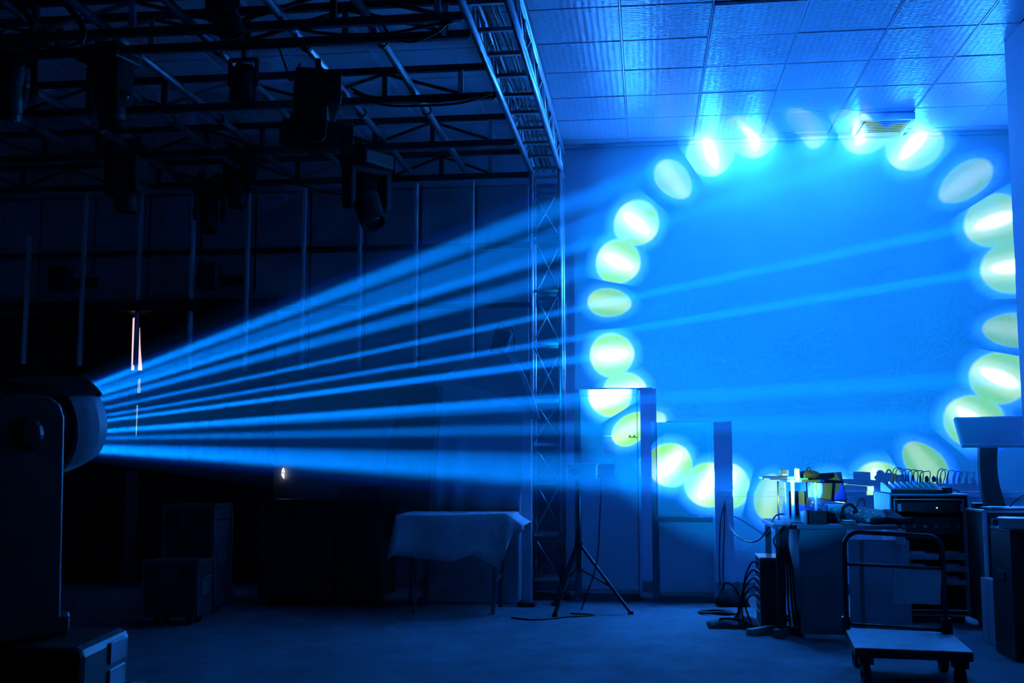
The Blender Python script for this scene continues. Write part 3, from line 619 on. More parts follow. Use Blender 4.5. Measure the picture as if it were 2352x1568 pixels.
# monitor leaning behind
Ym = 8.18
mn = thing('computer_monitor', 'dark flat monitor tilted back on the desk beside the small rack', 'monitor', on(1915, 1170)+Vector((0, .3, 0)))
pa = [P(1866, 1146, Ym-.02), P(1946, 1150, Ym-.02), P(1933, 1083, Ym+.05), P(1868, 1087, Ym+.05)]
_n = (pa[1]-pa[0]).cross(pa[3]-pa[0]); pa[2] = pa[2]-Vector((0, 1, 0))*(_n.dot(pa[2]-pa[0])/_n.y)
nrm = (pa[1]-pa[0]).cross(pa[3]-pa[0]).normalized()
if nrm.y < 0: nrm = -nrm
MB().prism(pa, nrm*.03, .004).build('frame', 'black', mn)
cen = sum(pa, Vector())/4
MB().prism([cen+(p-cen)*.92-nrm*.003 for p in pa], nrm*.004).build('screen', 'screen', mn)
MB().bar(Vector((cen.x, Ym+.06, dz)), cen+nrm*.03, .05, .02).build('neck', 'black', mn)
MB().b2((cen.x-.1, Ym-.02, dz), (cen.x+.1, Ym+.14, dz+.012), .004).build('foot', 'black', mn)
# fader console propped up at an angle, with rows of bright knobs
c0, c1 = P(1852, 1152, 7.98), P(2036, 1186, 7.86)
cv = (c1-c0).normalized(); cn = Vector((0, 1, .35)).normalized(); cu = cv.cross(cn).normalized()
if cu.z < 0: cu = -cu
cn = cu.cross(cv)
if cn.y < 0: cn = -cn
R = rot_from(cv, cn, cu); L = (c1-c0).length; cc_ = (c0+c1)/2
ls = thing('lighting_console', 'long dark fader console propped at a slant across the desk', 'console', (cc_.x, cc_.y, dz))
cb_ = MB().box(cc_-cu*.018, (L, .24, .03), R, .006).build('console_body', 'board', ls)
MB().box(cc_-cu*.003, (L*.97, .22, .006), R, .002).build('top_plate', 'black', ls)
for k in range(11):
    for r in range(2):
        p = cc_+cv*(-L*.42+L*.084*k)+cn*(-.07+.07*r)
        MB().lathe(p, cu, [(0, .008), (.014, .007), (.014, .001)], 8).build('knob', 'white' if k > 5 else 'dgrey', ls)
for q in (-.4, .36):
    p = cc_+cv*L*q; MB().b2((p.x-.02, p.y-.03, dz), (p.x+.02, p.y+.03, p.z-.05)).build('stand_block', 'black', ls)
cable('small black cord arched over the right end of the slanted console', [P(1968, 1164, 7.9), P(1972, 1150, 7.9), P(1980, 1146, 7.9), P(1986, 1150, 7.9), P(1986, 1163, 7.9)], .004)
# black box, blue roll, black strap roll, paper, jacket in front
t = thing('black_box', 'open black box at the front left of the desk', 'box', on(1884, 1206))
a0, a1 = on(1859, 1205), on(1912, 1207)
z1 = Z_(1172, Yd+.1, 1880)
MB().b2((a0.x, Yd+.06, dz), (a1.x, Yd+.075, z1), .002).build('front_wall', 'black', t)
MB().b2((a0.x, Yd+.22, dz), (a1.x, Yd+.235, z1), .002).build('back_wall', 'black', t)
MB().b2((a0.x, Yd+.06, dz), (a0.x+.012, Yd+.235, z1), .002).build('side_wall', 'black', t)
MB().b2((a1.x-.012, Yd+.06, dz), (a1.x, Yd+.235, z1), .002).build('side_wall', 'black', t)
MB().b2((a0.x+.012, Yd+.075, dz), (a1.x-.012, Yd+.22, dz+.01)).build('bottom', 'black', t)
b0 = P(1912, 1182, 7.93); rr_ = .062
t = thing('tape_roll', 'grey cylinder lying on its side behind the black box on the desk', 'roll', (b0.x, b0.y, dz))
MB().lathe((b0.x-.03, 7.93, dz+rr_), (1, -.12, 0), [(0, .001), (0, rr_), (.125, rr_), (.125, .001)], 26).build('roll', 'grey', t, smooth_=False)
MB().lathe((b0.x+.095, 7.915, dz+rr_), (1, -.12, 0), [(0, .025), (.003, .028), (.003, .018), (0, .015)], 16).build('core_ring', 'paper', t)
t = thing('headphones', 'black headphones lying at the right of the grey cylinder', 'headphones', (X_(1945, 1190, 7.9), 7.86, dz))
hx = X_(1944, 1190, 7.86)
MB().tube(curve_pts([(hx-.03, 7.84, dz+.03), (hx-.02, 7.86, dz+.10), (hx+.03, 7.88, dz+.125), (hx+.07, 7.9, dz+.09), (hx+.075, 7.9, dz+.03)], 6), .012, 8).build('headband', 'black', t, smooth_=True)
for q in (hx-.03, hx+.075): MB().lathe((q, 7.84 if q < hx else 7.9, dz+.036), (1, 0, 0), [(-.018, .001), (-.018, .03), (-.01, .036), (.012, .036), (.018, .028), (.018, .001)], 16).build('ear_cup', 'blackgl', t)
t = thing('paper_stack', 'small stack of white paper at the front edge of the desk', 'paper', on(1965, 1208))
p = on(1966, 1209)
for k in range(4): MB().b2((p.x-.05+.004*k, Yd+.02, dz+.007*k+.001), (p.x+.045-.003*k, Yd+.15, dz+.007*k+.006)).build('sheet_bundle', 'paper' if k in (1, 3) else 'board', t)
t = thing('crumpled_tissue', 'crumpled white tissue right of the paper stack on the desk', 'tissue', on(2003, 1204))
p = on(2006, 1203); mb = MB(); mb.ball((p.x, 7.78, dz+.020), .05, (1, .8, .4), 10, 7)
for v in mb.bm.verts: v.co += Vector((random.uniform(-1, 1), random.uniform(-1, 1), random.uniform(-.6, .6)))*.011
mb.build('crumple', 'paper', t)
t = thing('jacket', 'dark jacket heaped at the right end of the desk', 'jacket', on(2056, 1205))
p = on(2056, 1205); rows = []
for k in range(15):
    r = []
    for q in range(12):
        u, v = k/14, q/11; e = math.sin(math.pi*u)**.6*math.sin(math.pi*v)**.5
        r.append((p.x-.16+.30*u, 7.72+.42*v, dz+.004+e*(.062+.016*math.sin(u*9+v*4)+.012*math.sin(v*11+2*u))))
    rows.append(r)
MB().grid(rows).build('cloth_heap', 'cloths', t, smooth_=True, thick=.004)
MB().tube(curve_pts([(p.x-.15, 7.71, dz+.02), (p.x-.05, 7.69, dz+.03), (p.x+.05, 7.70, dz+.022), (p.x+.12, 7.71, dz+.03)], 5), .022, 8).build('sleeve', 'cloths', t, smooth_=True)
t = thing('mug', 'small pale cup standing inside the small desktop rack', 'cup', (X_(1850, 1180, 7.95), 7.92, dz+.006))
p = Vector((X_(1846, 1180, 7.92), 7.92, dz+.006)); MB().lathe(p, (0, 0, 1), [(0, .001), (0, .026), (.07, .032), (.07, .028), (.008, .023), (.008, .001)], 20).build('cup', 'white', t, smooth_=False)
MB().tube(curve_pts([p+Vector((.03, 0, .015)), p+Vector((.055, 0, .02)), p+Vector((.055, 0, .05)), p+Vector((.031, 0, .055))], 5), .005, 6).build('handle', 'white', t, smooth_=True)
# cables spilling from the desk's left end
CG = 'black cables hanging from the left end of the desk'
for k in range(5):
    x = 1795+4*k
    cable(['leftmost', 'second', 'third', 'fourth', 'rightmost'][k]+' of the black cables hanging from the left end of the desk', [P(1806+3*k, 1199, 7.60-.012*k), P(x, 1214, 7.54-.015*k), P(x-2, 1250, 7.54-.015*k), P(x+1+2*k, 1310, 7.56-.015*k), P(x+4*k, 1390, 7.56-.015*k), PZ(x+6*k, 1430+2*k, .01)], .008, group=CG)
cable('black cable bowing out left of the cables at the desk end', [P(1800, 1206, 7.47), P(1784, 1225, 7.47), P(1777, 1242, 7.47), P(1784, 1258, 7.47), P(1797, 1266, 7.47)], .006)
# tower case on the floor left of the desk, with plugs
Yp = 7.95
zt = Z_(1282, Yp, 1770)
pc = thing('computer_tower', 'dark computer tower with a pale top on the floor left of the desk', 'computer', (X_(1772, 1400, Yp), Yp+.2, 0))
x0, x1 = X_(1746, 1300, Yp), X_(1803, 1300, Yp)
MB().b2((x0, Yp, .012), (x1, Yp+.34, zt), .004).build('case', 'black', pc)
MB().b2((x0-.002, Yp-.002, zt), (x1+.002, Yp+.34, zt+.006), .002).build('top_lid', 'white', pc)
for k in range(6):
    z = .10+.055*k; MB().b2((x0-.004, Yp+.06, z), (x0+.002, Yp+.30, z+.018)).build('port_row', 'alud', pc)
for q in (.05, .29): MB().b2((x0+.01, Yp+q-.02, 0), (x1-.01, Yp+q+.02, .012)).build('foot', 'rubber', pc)
for k in range(5):
    z = zt-.05-.06*k; y = Yp+.1+.03*k
    cable(['top', 'second', 'third', 'fourth', 'lowest'][k]+' cable plugged into the left side of the computer tower', [(x0-.004, y, z), (x0-.05, y-.01, z+.012), (x0-.10-.01*k, y-.03, z-.10), (x0-.11-.015*k, y-.05, max(.06, z-.25)), (x0-.06-.05*k, y-.1, .012)], .006, group='cables plugged into the computer tower')

# ================================================================== floor clutter left of the desk
def coil(lab, c, r, n, nm='cable_coil', sc=.55):
    pts = []
    for k in range(n*12):
        a = 2*math.pi*k/12; q = r*(1+.12*math.sin(k*1.7)); pts.append((c.x+q*math.cos(a), c.y+q*sc*math.sin(a), .008+.004*(k//12)+.004*math.sin(k)))
    return MB().tube(pts, .006, 6).build(nm, 'cable', None, label=lab, cat='cable coil', smooth_=True)
coil('loose black cable coil on the floor below the shorter cabinet', PZ(1648, 1410, 0), .13, 4)
coil('black cable coil on the floor in front of the desk end', PZ(1812, 1425, 0), .10, 5, sc=.8)
def heap(nm, lab, c, sx, sy, h, m, cat):
    t = thing(nm, lab, cat, c); rows = []
    for k in range(15):
        r = []
        for q in range(11):
            u, v = k/14, q/10; e = (math.sin(math.pi*u)*math.sin(math.pi*v))**.55
            r.append((c.x+sx*(u-.5), c.y+sy*(v-.5), .004+e*h*(.75+.18*math.sin(u*8+v*3)+.12*math.sin(v*9-u*5))))
        rows.append(r)
    MB().grid(rows).build('cloth', m, t, smooth_=True, thick=.004)
    MB().tube(curve_pts([(c.x-sx*.3, c.y-sy*.2, h*.55), (c.x-sx*.25, c.y-sy*.3, h*.9), (c.x, c.y-sy*.35, h*.85), (c.x+sx*.2, c.y-sy*.3, h*.4)], 5), .009, 6).build('strap', 'cable', t, smooth_=True)
heap('black_bag', 'flat black bag lying on the floor in front of the computer tower', PZ(1692, 1440, 0)+Vector((0, .06, 0)), .40, .30, .07, 'cloths', 'bag')
heap('cable_bag', 'dark lumpy bag against the wall between the shorter cabinet and computer tower', PZ(1690, 1402, 0)+Vector((0, .35, 0)), .26, .30, .20, 'cloths', 'bag')
def block(lab, a, b, h, dep):
    a, b = PZ(*a, 0), PZ(*b, 0); d = (b-a); n = Vector((-d.y, d.x, 0)).normalized()*dep
    t = thing('wood_block', lab, 'block', (a+b)/2)
    MB().prism([a, b, b+n, a+n], (0, 0, h), .003).build('block', 'wood', t)
    m_ = a.lerp(b, .5)+n*.5+Vector((0, 0, h)); MB().box(m_, (.05, .03, .003)).build('label_strip', 'dgrey', t)
block('long pale wooden block on the floor before the computer tower', (1727, 1461), (1790, 1451), .045, .05)
block('short pale wooden block at the end of the long one', (1790, 1466), (1812, 1462), .055, .05)
t = thing('power_strip', 'dark power strip on the floor right of the short wooden block', 'power strip', PZ(1822, 1458, 0))
p = PZ(1822, 1458, 0); MB().box(p+Vector((.02, .05, .022)), (.05, .16, .044), Matrix.Rotation(.3, 3, 'Z'), .005).build('strip_body', 'black', t)
for k in range(3): MB().box(p+Vector((.02+(.05-.05*k)*-.29, .05+(.05-.05*k), .0455)), (.026, .026, .003), Matrix.Rotation(.3, 3, 'Z')).build('socket', 'dgrey', t)

# ================================================================== platform trolley
za = .20
bl, br_, fl, fr = PZ(1940, 1443, za), PZ(2184, 1455, za), PZ(1963, 1489, za), PZ(2237, 1500, za)
tr = thing('platform_trolley', 'flat platform trolley with a folding hoop handle in the right foreground', 'trolley', ((bl+fr)/2).to_2d().to_3d())
MB().prism([bl, br_, fr, fl], (0, 0, .006), .002).build('deck_mat', 'deck', tr)
MB().prism([p-Vector((0, 0, .045)) for p in (bl, br_, fr, fl)], (0, 0, .044), .008).build('deck', 'black', tr)
for p in (bl, br_, fl, fr):
    q = p.lerp((bl+fr)/2, .2); cs = MB().b2((q.x-.035, q.y-.04, .115), (q.x+.035, q.y+.04, .155)).build('caster_bracket', 'steelk', tr)
    MB().lathe((q.x-.018, q.y, .058), (1, 0, 0), [(0, .018), (0, .058), (.036, .058), (.036, .018), (0, .018)], 20).build('wheel', 'rubber', cs)
ba, bb = bl.lerp(fl, .05)+Vector((.01, 0, 0)), br_.lerp(fr, .05)-Vector((.03, 0, 0))
Yh = ba.y
h0, h1 = Z_(1217, Yh, 2050)-.012, .0
A_, B_ = Vector((ba.x, Yh, za)), Vector((bb.x, bb.y, za))
rr_ = .085
pts = [A_+Vector((0, 0, .0)), A_+Vector((0, 0, h0-za-rr_))]
for k in range(1, 7):
    q = math.pi/2*k/6; pts.append(A_+Vector((rr_*(1-math.cos(q)), 0, h0-za-rr_+rr_*math.sin(q))))
for k in range(0, 7):
    q = math.pi/2*k/6; pts.append(B_+Vector((-rr_*(1-math.sin(q)), 0, h0-.012-za-rr_+rr_*math.cos(q))))
pts.append(B_+Vector((0, 0, 0)))
MB().tube(pts, .0135, 12).build('hoop_handle', 'steelk', tr, smooth_=True)
for y in (1296, 1434):
    z = Z_(y, Yh, 2050); MB().tube([(A_.x, A_.y, z), (B_.x, B_.y, z-.01)], .010, 10).build('cross_rod', 'steelk', tr, smooth_=True)
MB().box(B_+Vector((.004, 0, .035)), (.055, .05, .11), None, .006).build('hinge', 'black', tr)
MB().box(A_+Vector((-.004, 0, .03)), (.045, .05, .09), None, .006).build('hinge', 'black', tr)
pq = [P(2056, 1303, Yh-.01), P(2160, 1308, Yh+.02), P(2158, 1387, Yh+.02), P(2050, 1383, Yh-.01)]
sg = MB().prism([q-Vector((0, .022, 0)) for q in pq], (0, .006, 0)).build('hanging_board', 'carton', None, label='pale square board hung on the trolley handle', cat='board')
# ================================================================== rack case with drawers and the mixer on it
Yk = 8.45
x0, x1 = X_(2046, 1250, Yk), X_(2229, 1250, Yk); zt, zb = Z_(1134, Yk, 2140), .05
rk = thing('rack_case', 'open rack case with drawers carrying the audio mixer', 'rack', ((x0+x1)/2, Yk+.28, 0))
th = .022
MB().b2((x0, Yk, zt-th), (x1, Yk+.56, zt), .002).build('top_panel', 'ply', rk)
MB().b2((x0, Yk, zb), (x1, Yk+.56, zb+th), .002).build('bottom_panel', 'ply', rk)
MB().b2((x0, Yk, zb+th), (x0+th, Yk+.56, zt-th)).build('side_panel', 'ply', rk)
MB().b2((x1-th, Yk, zb+th), (x1, Yk+.56, zt-th)).build('side_panel', 'ply', rk)
MB().b2((x0+th, Yk+.54, zb+th), (x1-th, Yk+.56, zt-th)).build('back_panel', 'ply', rk)
for a, b in (((x0, zt-.010), (x1, zt)), ((x0, zb), (x1, zb+.010)), ((x0, zb+.01), (x0+.010, zt-.01)), ((x1-.010, zb+.01), (x1, zt-.01))):
    MB().b2((a[0], Yk-.008, a[1]), (b[0], Yk, b[1])).build('outer_edge', 'edge', rk)
i0, i1, j0, j1 = x0+.032, x1-.032, zb+.036, zt-.036
for a, b in (((i0, j1-.008), (i1, j1)), ((i0, j0), (i1, j0+.008)), ((i0, j0+.008), (i0+.008, j1-.008)), ((i1-.008, j0+.008), (i1, j1-.008))):
    MB().b2((a[0], Yk+.002, a[1]), (b[0], Yk+.018, b[1])).build('inner_edge', 'edge', rk)
for x in (i0+.012, i1-.03): MB().b2((x, Yk+.03, zb+th), (x+.018, Yk+.05, zt-th)).build('rack_rail', 'steelk', rk)
def unit(ya, yb, nm, m, xl=i0+.014, xr=i1-.014, extra=None):
    a, b = Z_(yb, Yk+.03, 2140), Z_(ya, Yk+.03, 2140)
    return MB().b2((xl, Yk+.026, a), (xr, Yk+.40, b), .002).build(nm, m, rk)
u = unit(1153, 1178, 'amplifier', 'black')
MB().box(P(2152, 1166, Yk+.022), (.008, .006, .008)).build('indicator', 'led', u)
for q in (2066, 2210): MB().b2(P(q-3, 1175, Yk+.012), P(q+3, 1157, Yk+.026)).build('handle', 'edge', u)
u2 = unit(1188, 1228, 'patch_panel', 'board')
for k in range(6): MB().lathe(P(2075+25*k, 1208, Yk+.027), (0, -1, 0), [(0, .012), (.006, .012), (.006, .006), (0, .005)], 10).build('socket', 'edge', u2)
for r in range(3):
    ya = 1262+29*r; 
    for k in range(2):
        xa_, xb_ = (2088, 2128) if k == 0 else (2168, 2206)
        dw = MB().b2(P(xa_, ya+23, Yk+.01), P(xb_, ya, Yk+.38), .004).build('drawer', 'edge' if r < 2 else 'grey', rk)
        MB().b2(P(xa_+4, ya+19.5, Yk+.005), P(xb_-4, ya+3.5, Yk+.012), .002).build('drawer_front', 'grey', dw)
        MB().b2(P((xa_+xb_)/2-8, ya+12, Yk-.006), P((xa_+xb_)/2+8, ya+9, Yk+.006), .001).build('drawer_pull', 'edge', dw)
for z in (1289, 1318, 1350): 
    zz = Z_(z, Yk+.1, 2140); MB().b2((i0+.012, Yk+.03, zz-.006), (i1-.012, Yk+.42, zz-.001)).build('shelf', 'steelk', rk)
for x in (x0+.06, x1-.06):
    for y in (Yk+.07, Yk+.49): MB().lathe((x-.015, y, .025), (1, 0, 0), [(0, .008), (0, .025), (.03, .025), (.03, .008), (0, .008)], 14).build('caster', 'rubber', rk)
# mixer
zm = zt
m0, m1 = X_(2046, 1120, Yk+.03), X_(2166, 1120, Yk+.03)
mx_ = thing('audio_mixer', 'small audio mixer with plugs and cables on top of the rack case', 'mixer', ((m0+m1)/2, Yk+.2, zm))
prof = [(m0, Yk+.03, zm+.002), (m0, Yk+.40, zm+.002), (m0, Yk+.40, zm+.078), (m0, Yk+.30, zm+.078), (m0, Yk+.03, zm+.03)]
MB().prism(prof, (m1-m0, 0, 0), .004).build('mixer_body', 'black', mx_)
sl = Vector((0, .27, .048)).normalized(); sn = Vector((0, -sl.z, sl.y))
for k in range(8):
    for r in range(4):
        p = Vector((m0+.035+(m1-m0-.07)*k/7, Yk+.03, zm+.031))+sl*(.05+.055*r)
        MB().lathe(p, sn, [(0, .0085), (.016, .007), (.016, .001)], 8).build('knob', 'white' if r in (0, 2) else 'edge', mx_)
MB().b2((m1, Yk+.12, zm+.002), (m1+.09, Yk+.30, zm+.045), .004).build('side_module', 'black', mx_)
for k, x in enumerate((2050, 2057, 2072, 2086, 2098, 2114, 2129, 2145)):
    big = x > 2120; b0 = Vector((X_(x, 1105, Yk+.35), Yk+.35, zm+.078)); hh = .055 if not big else .048
    pl = MB().lathe(b0, (0, 0, 1), [(0, .004), (.006, .009 if not big else .015), (hh*.7, .008 if not big else .016), (hh, .004)], 10).build('plug', 'black', None, label=['first', 'second', 'third', 'fourth', 'fifth', 'sixth', 'seventh thicker', 'last thick'][k]+' plug from the left standing in the audio mixer', cat='plug', group='plugs in the audio mixer')
    if not big: cable(['first', 'second', 'third', 'fourth', 'fifth', 'sixth'][k]+' cable from the left arching out of the audio mixer', [b0+Vector((0, 0, hh-.004)), b0+Vector((.012, 0, hh+.04-.004*k)), b0+Vector((.05, .02, hh+.055-.006*k)), b0+Vector((.085, .05, hh+.02)), b0+Vector((.09, .10, .0)), b0+Vector((.08, .12, -.05))], .0035, group='cables arching out of the audio mixer')
cable('black cable lying on the rack case right of the mixer', [(m1+.09, Yk+.2, zm+.02), (m1+.13, Yk+.2, zm+.022), (m1+.17, Yk+.24, zm+.008), (m1+.19, Yk+.3, zm+.006)], .004)
# ================================================================== second case and the touch screen console on it
Y2 = 7.99
x0, x1 = X_(2263, 1250, Y2), X_(2263, 1250, Y2)+.62; zt = Z_(1172, Y2, 2300)
fc2 = thing('flight_case', 'black edged flight case under the touch screen, behind the end of the side wall', 'flight case', ((x0+x1)/2, Y2+.22, 0))
MB().b2((x0, Y2, .05), (x1, Y2+.44, zt-.002), .003).build('body', 'ply', fc2)
for a, b in (((x0, zt-.016), (x1, zt)), ((x0, .05), (x1, .066)), ((x0, .066), (x0+.016, zt-.016))): MB().b2((a[0]-.003, Y2-.008, a[1]), (b[0], Y2, b[1])).build('edge_strip', 'edge', fc2)
for a, b in (((x0+.045, zt-.06), (x1-.04, zt-.052)), ((x0+.045, .10), (x0+.053, zt-.06))): MB().b2((a[0], Y2-.006, a[1]), (b[0], Y2, b[1])).build('inner_edge', 'edge', fc2)
for y in (Y2+.0, Y2+.425): MB().b2((x0-.006, y, .05), (x0, y+.016, zt)).build('edge_strip', 'edge', fc2)
MB().b2((x0-.006, Y2, zt-.014), (x0, Y2+.44, zt)).build('edge_strip', 'edge', fc2)
for y in (Y2+.08, Y2+.38):
    for x in (x0+.06, x1-.06): MB().lathe((x-.015, y, .025), (1, 0, 0), [(0, .008), (0, .025), (.03, .025), (.03, .008), (0, .008)], 14).build('caster', 'rubber', fc2)
Ys = 8.2
ts = thing('touch_screen', 'tilted touch screen on a curved column standing on the flight case', 'screen', (X_(2290, 1160, Ys), Ys, zt))
q0, q1 = P(2192, 957, Ys-.06), P(2211, 1022, Ys-.16)
dx = Vector((.72, .0, 0)); a = [q0, q0+dx+Vector((0, 0, .012)), q1+dx-Vector((.06, 0, 0)), q1]
nn = (a[1]-a[0]).cross(a[3]-a[0]).normalized()
if nn.y < 0: nn = -nn
MB().prism(a, nn*.045, .006).build('screen_frame', 'pale', ts)
ce = sum(a, Vector())/4
MB().prism([ce+Vector(((p-ce).x*.95, (p-ce).y*.84, (p-ce).z*.84))-nn*.003 for p in a], nn*.004).build('screen_glass', 'screenp', ts)
colp = []
for k in range(11):
    u = k/10; y = 1020+u*142; l = 2251+3*math.sin(u*1.6)*-1+16*u**2.2; r = 2293-5*math.sin(u*math.pi)+18*u**2
    colp.append((l, r, y))
rows = []
for l, r, y in colp: rows.append((P(l, y, Ys-.02), P(r, y, Ys-.02)))
poly = [p[0] for p in rows]+[p[1] for p in rows[::-1]]
poly[0].z += .02; poly[-1].z += .02
for p in poly:
    if p.z < zt+.012: p.z = zt+.012
MB().prism(poly, (0, .06, 0)).build('column', 'board', ts)
MB().b2((X_(2262, 1165, Ys), Ys-.16, zt), (X_(2262, 1165, Ys)+.34, Ys+.2, zt+.014), .004).build('foot_plate', 'dgrey', ts)
cable('thin black cable curling beside the column of the touch screen', [(X_(2315, 1160, Ys), Ys-.05, zt+.018), (X_(2325, 1150, Ys), Ys-.03, zt+.05), (X_(2345, 1132, Ys), Ys, zt+.09), (X_(2360, 1128, Ys), Ys+.05, zt+.10)], .004)
t = thing('card_box', 'small dark box on the flight case left of the touch screen foot', 'box', (X_(2246, 1160, 8.4), 8.4, zt))
p = Vector((X_(2247, 1160, 8.37), 8.37, zt)); p.x = max(p.x, x0+.05)
MB().b2((p.x-.04, p.y-.04, zt), (p.x+.05, p.y+.04, zt+.03), .003).build('box_body', 'board', t)
MB().b2((p.x-.042, p.y-.042, zt+.03), (p.x+.052, p.y+.042, zt+.036), .002).build('lid', 'dgrey', t)
# ================================================================== things along the side wall, right foreground
D0 = PZ(2342, 1520, 0)
Yb = D0.y; ztop = Z_(1222, Yb, 2325)
bxx = D0.x-.02
t = thing('black_crate', 'tall black case against the side wall at the right edge', 'case', (bxx+.18, Yb+.2, 0))
MB().b2((bxx, Yb, 0), (PX-.015, Yb+.38, ztop), .004).build('body', 'black', t)
MB().b2((bxx-.003, Yb-.003, ztop), (PX-.015, Yb+.38, ztop+.016), .003).build('lid', 'blackgl', t)
MB().b2((bxx-.008, Yb+.12, ztop*.6), (bxx, Yb+.28, ztop*.6+.06), .002).build('handle', 'steelk', t)
t = thing('ring_binder', 'white slanted binder lying on the tall black case at the right edge', 'binder', (bxx+.1, Yb+.15, ztop+.016))
bp = Vector((bxx-.03, Yb+.02, ztop+.017))
R = Matrix.Rotation(-.35, 3, 'Z')
for k, (m_, dz_, h_) in enumerate((('white', 0.0, .004), ('paper', .005, .05), ('white', .056, .004))):
    mb = MB(); mb.box(bp+Vector((.15, .14, dz_+h_/2)), (.27 if k != 1 else .25, .22 if k != 1 else .20, h_), R); mb.build(['back_cover', 'pages', 'front_cover'][k], m_, t)
A0, A1 = PZ(2258, 1470, 0), PZ(2303, 1487, 0)
t = thing('flat_carton', 'low pale carton standing on edge beside the side wall', 'carton', (A0+A1)/2)
MB().prism([A0, A1, A1+Vector((.06, .01, 0)), A0+Vector((.06, .01, 0))], (0, 0, .405), .003).build('carton_body', 'carton', t)
MB().prism([A0.lerp(A1, .3)+Vector((-.0015, 0, .0)), A0.lerp(A1, .37)+Vector((-.0015, 0, 0)), A0.lerp(A1, .37)+Vector((.001, 0, 0)), A0.lerp(A1, .3)+Vector((.001, 0, 0))], (0, 0, .40)).build('tape', 'grey', t)
B0 = P(2293, 1346, 7.0); 
t = thing('carton', 'second pale carton just behind the low carton by the side wall', 'carton', (2.34, 7.46, 0))
MB().b2((2.285, 7.37, 0), (2.40, 7.56, Z_(1349, 7.38, 2305)), .004).build('carton_body', 'carton', t)
MB().b2((2.284, 7.36, .16), (2.401, 7.37, .19)).build('tape', 'grey', t)
t = thing('leaning_board', 'tall pale board leaning on the side wall behind the cartons', 'board', (2.42, 7.7, 0))
zt = Z_(1229, 7.6, 2305); bq = [Vector((2.405, 7.60, 0)), Vector((2.415, 7.86, 0)), Vector((2.50, 7.86, zt)), Vector((2.49, 7.60, zt))]
MB().prism(bq, (.018, 0, 0)).build('board_panel', 'grey', t)
MB().prism([q.lerp(bq[(k+1) % 4], .0)+Vector((-.003, 0, .0)) for k, q in enumerate((bq[3].lerp(bq[0], .06), bq[2].lerp(bq[1], .06), bq[2], bq[3]))], (.004, 0, 0)).build('edge_trim', 'dgrey', t)
# ================================================================== ceiling air vent hanging out of the ceiling
vt = thing('ceiling_vent', 'slatted air vent box hanging from the ceiling above the ring of light', 'air vent', (2.0, 9.7, CZ-.05))
va, vb = PZ(1972, 285, CZ-.03), PZ(2092, 268, CZ-.03)
x0, x1 = X_(1968, 285, 9.62), X_(2090, 285, 9.62)
y0, y1 = 9.42, 9.95
fz = CZ-.065
for a, b in (((x0, y0), (x1, y0+.03)), ((x0, y1-.03), (x1, y1)), ((x0, y0+.03), (x0+.03, y1-.03)), ((x1-.03, y0+.03), (x1, y1-.03))):
    MB().b2((a[0], a[1], fz), (b[0], b[1], CZ-.003), .003).build('frame', 'pale', vt)
for k in range(9):
    y = y0+.06+.05*k; MB().box(((x0+x1)/2, y, CZ-.035), (x1-x0-.06, .042, .004), Matrix.Rotation(.6, 3, 'X')).build('slat', 'grid', vt)
MB().b2((x0+.03, y0+.03, CZ-.012), (x1-.03, y1-.03, CZ-.006)).build('dark_back', 'board', vt)

# ================================================================== dark half, floor level
# table under a white cloth
Yq = 8.45; zq = .745
xl, xr = X_(930, 1190, Yq), X_(1160, 1190, Yq)
tb = thing('trestle_table', 'folding table hidden under the white cloth in the dark half', 'table', ((xl+xr)/2, Yq+.25, 0))
MB().b2((xl, Yq, zq-.03), (xr, Yq+.55, zq-.002), .003).build('tabletop', 'dgrey', tb)
for x in (xl+.06, xr-.10):
    for y in (Yq+.06, Yq+.49): MB().bar((x, y, 0), (x+.03, y, zq-.03), .03).build('leg', 'pipe', tb)
    MB().bar((x+.01, Yq+.06, .25), (x+.01, Yq+.49, .25), .02).build('stretcher', 'pipe', tb)
top = [(908, 1183), (960, 1184), (1020, 1184), (1080, 1183), (1140, 1180), (1160, 1179), (1182, 1195), (1203, 1207)]
bot = [(888, 1291), (905, 1273), (950, 1281), (1000, 1285), (1045, 1288), (1088, 1271), (1125, 1294), (1148, 1311), (1160, 1272), (1168, 1247), (1205, 1216)]
def interp(pts, u):
    f = u*(len(pts)-1); k = min(int(f), len(pts)-2); f -= k; return (pts[k][0]*(1-f)+pts[k+1][0]*f, pts[k][1]*(1-f)+pts[k+1][1]*f)
rows = []; n = 44
for q in range(10):
    r = []
    for k in range(n+1):
        u = k/n; a = P(*interp(top, u), Yq-.012); b = P(*interp(bot, u), Yq-.03)
        if q < 3:
            p = Vector((max(xl-.05, a.x), Yq+.56-(.572)*q/3, a.z if u > .8 else zq+.004)); p.z = min(p.z, zq+.004) if u <= .8 else p.z
        else:
            v = (q-3)/6; p = a.lerp(b, v); p.y += -.035*v*math.sin(u*19+1.3*math.sin(u*7))-.02*v
        r.append(p)
    rows.append(r)
MB().grid(rows).build('tablecloth', 'cloth', None, label='white cloth with a ragged hem draped over a table in the dark half', cat='cloth', smooth_=True, thick=.004)
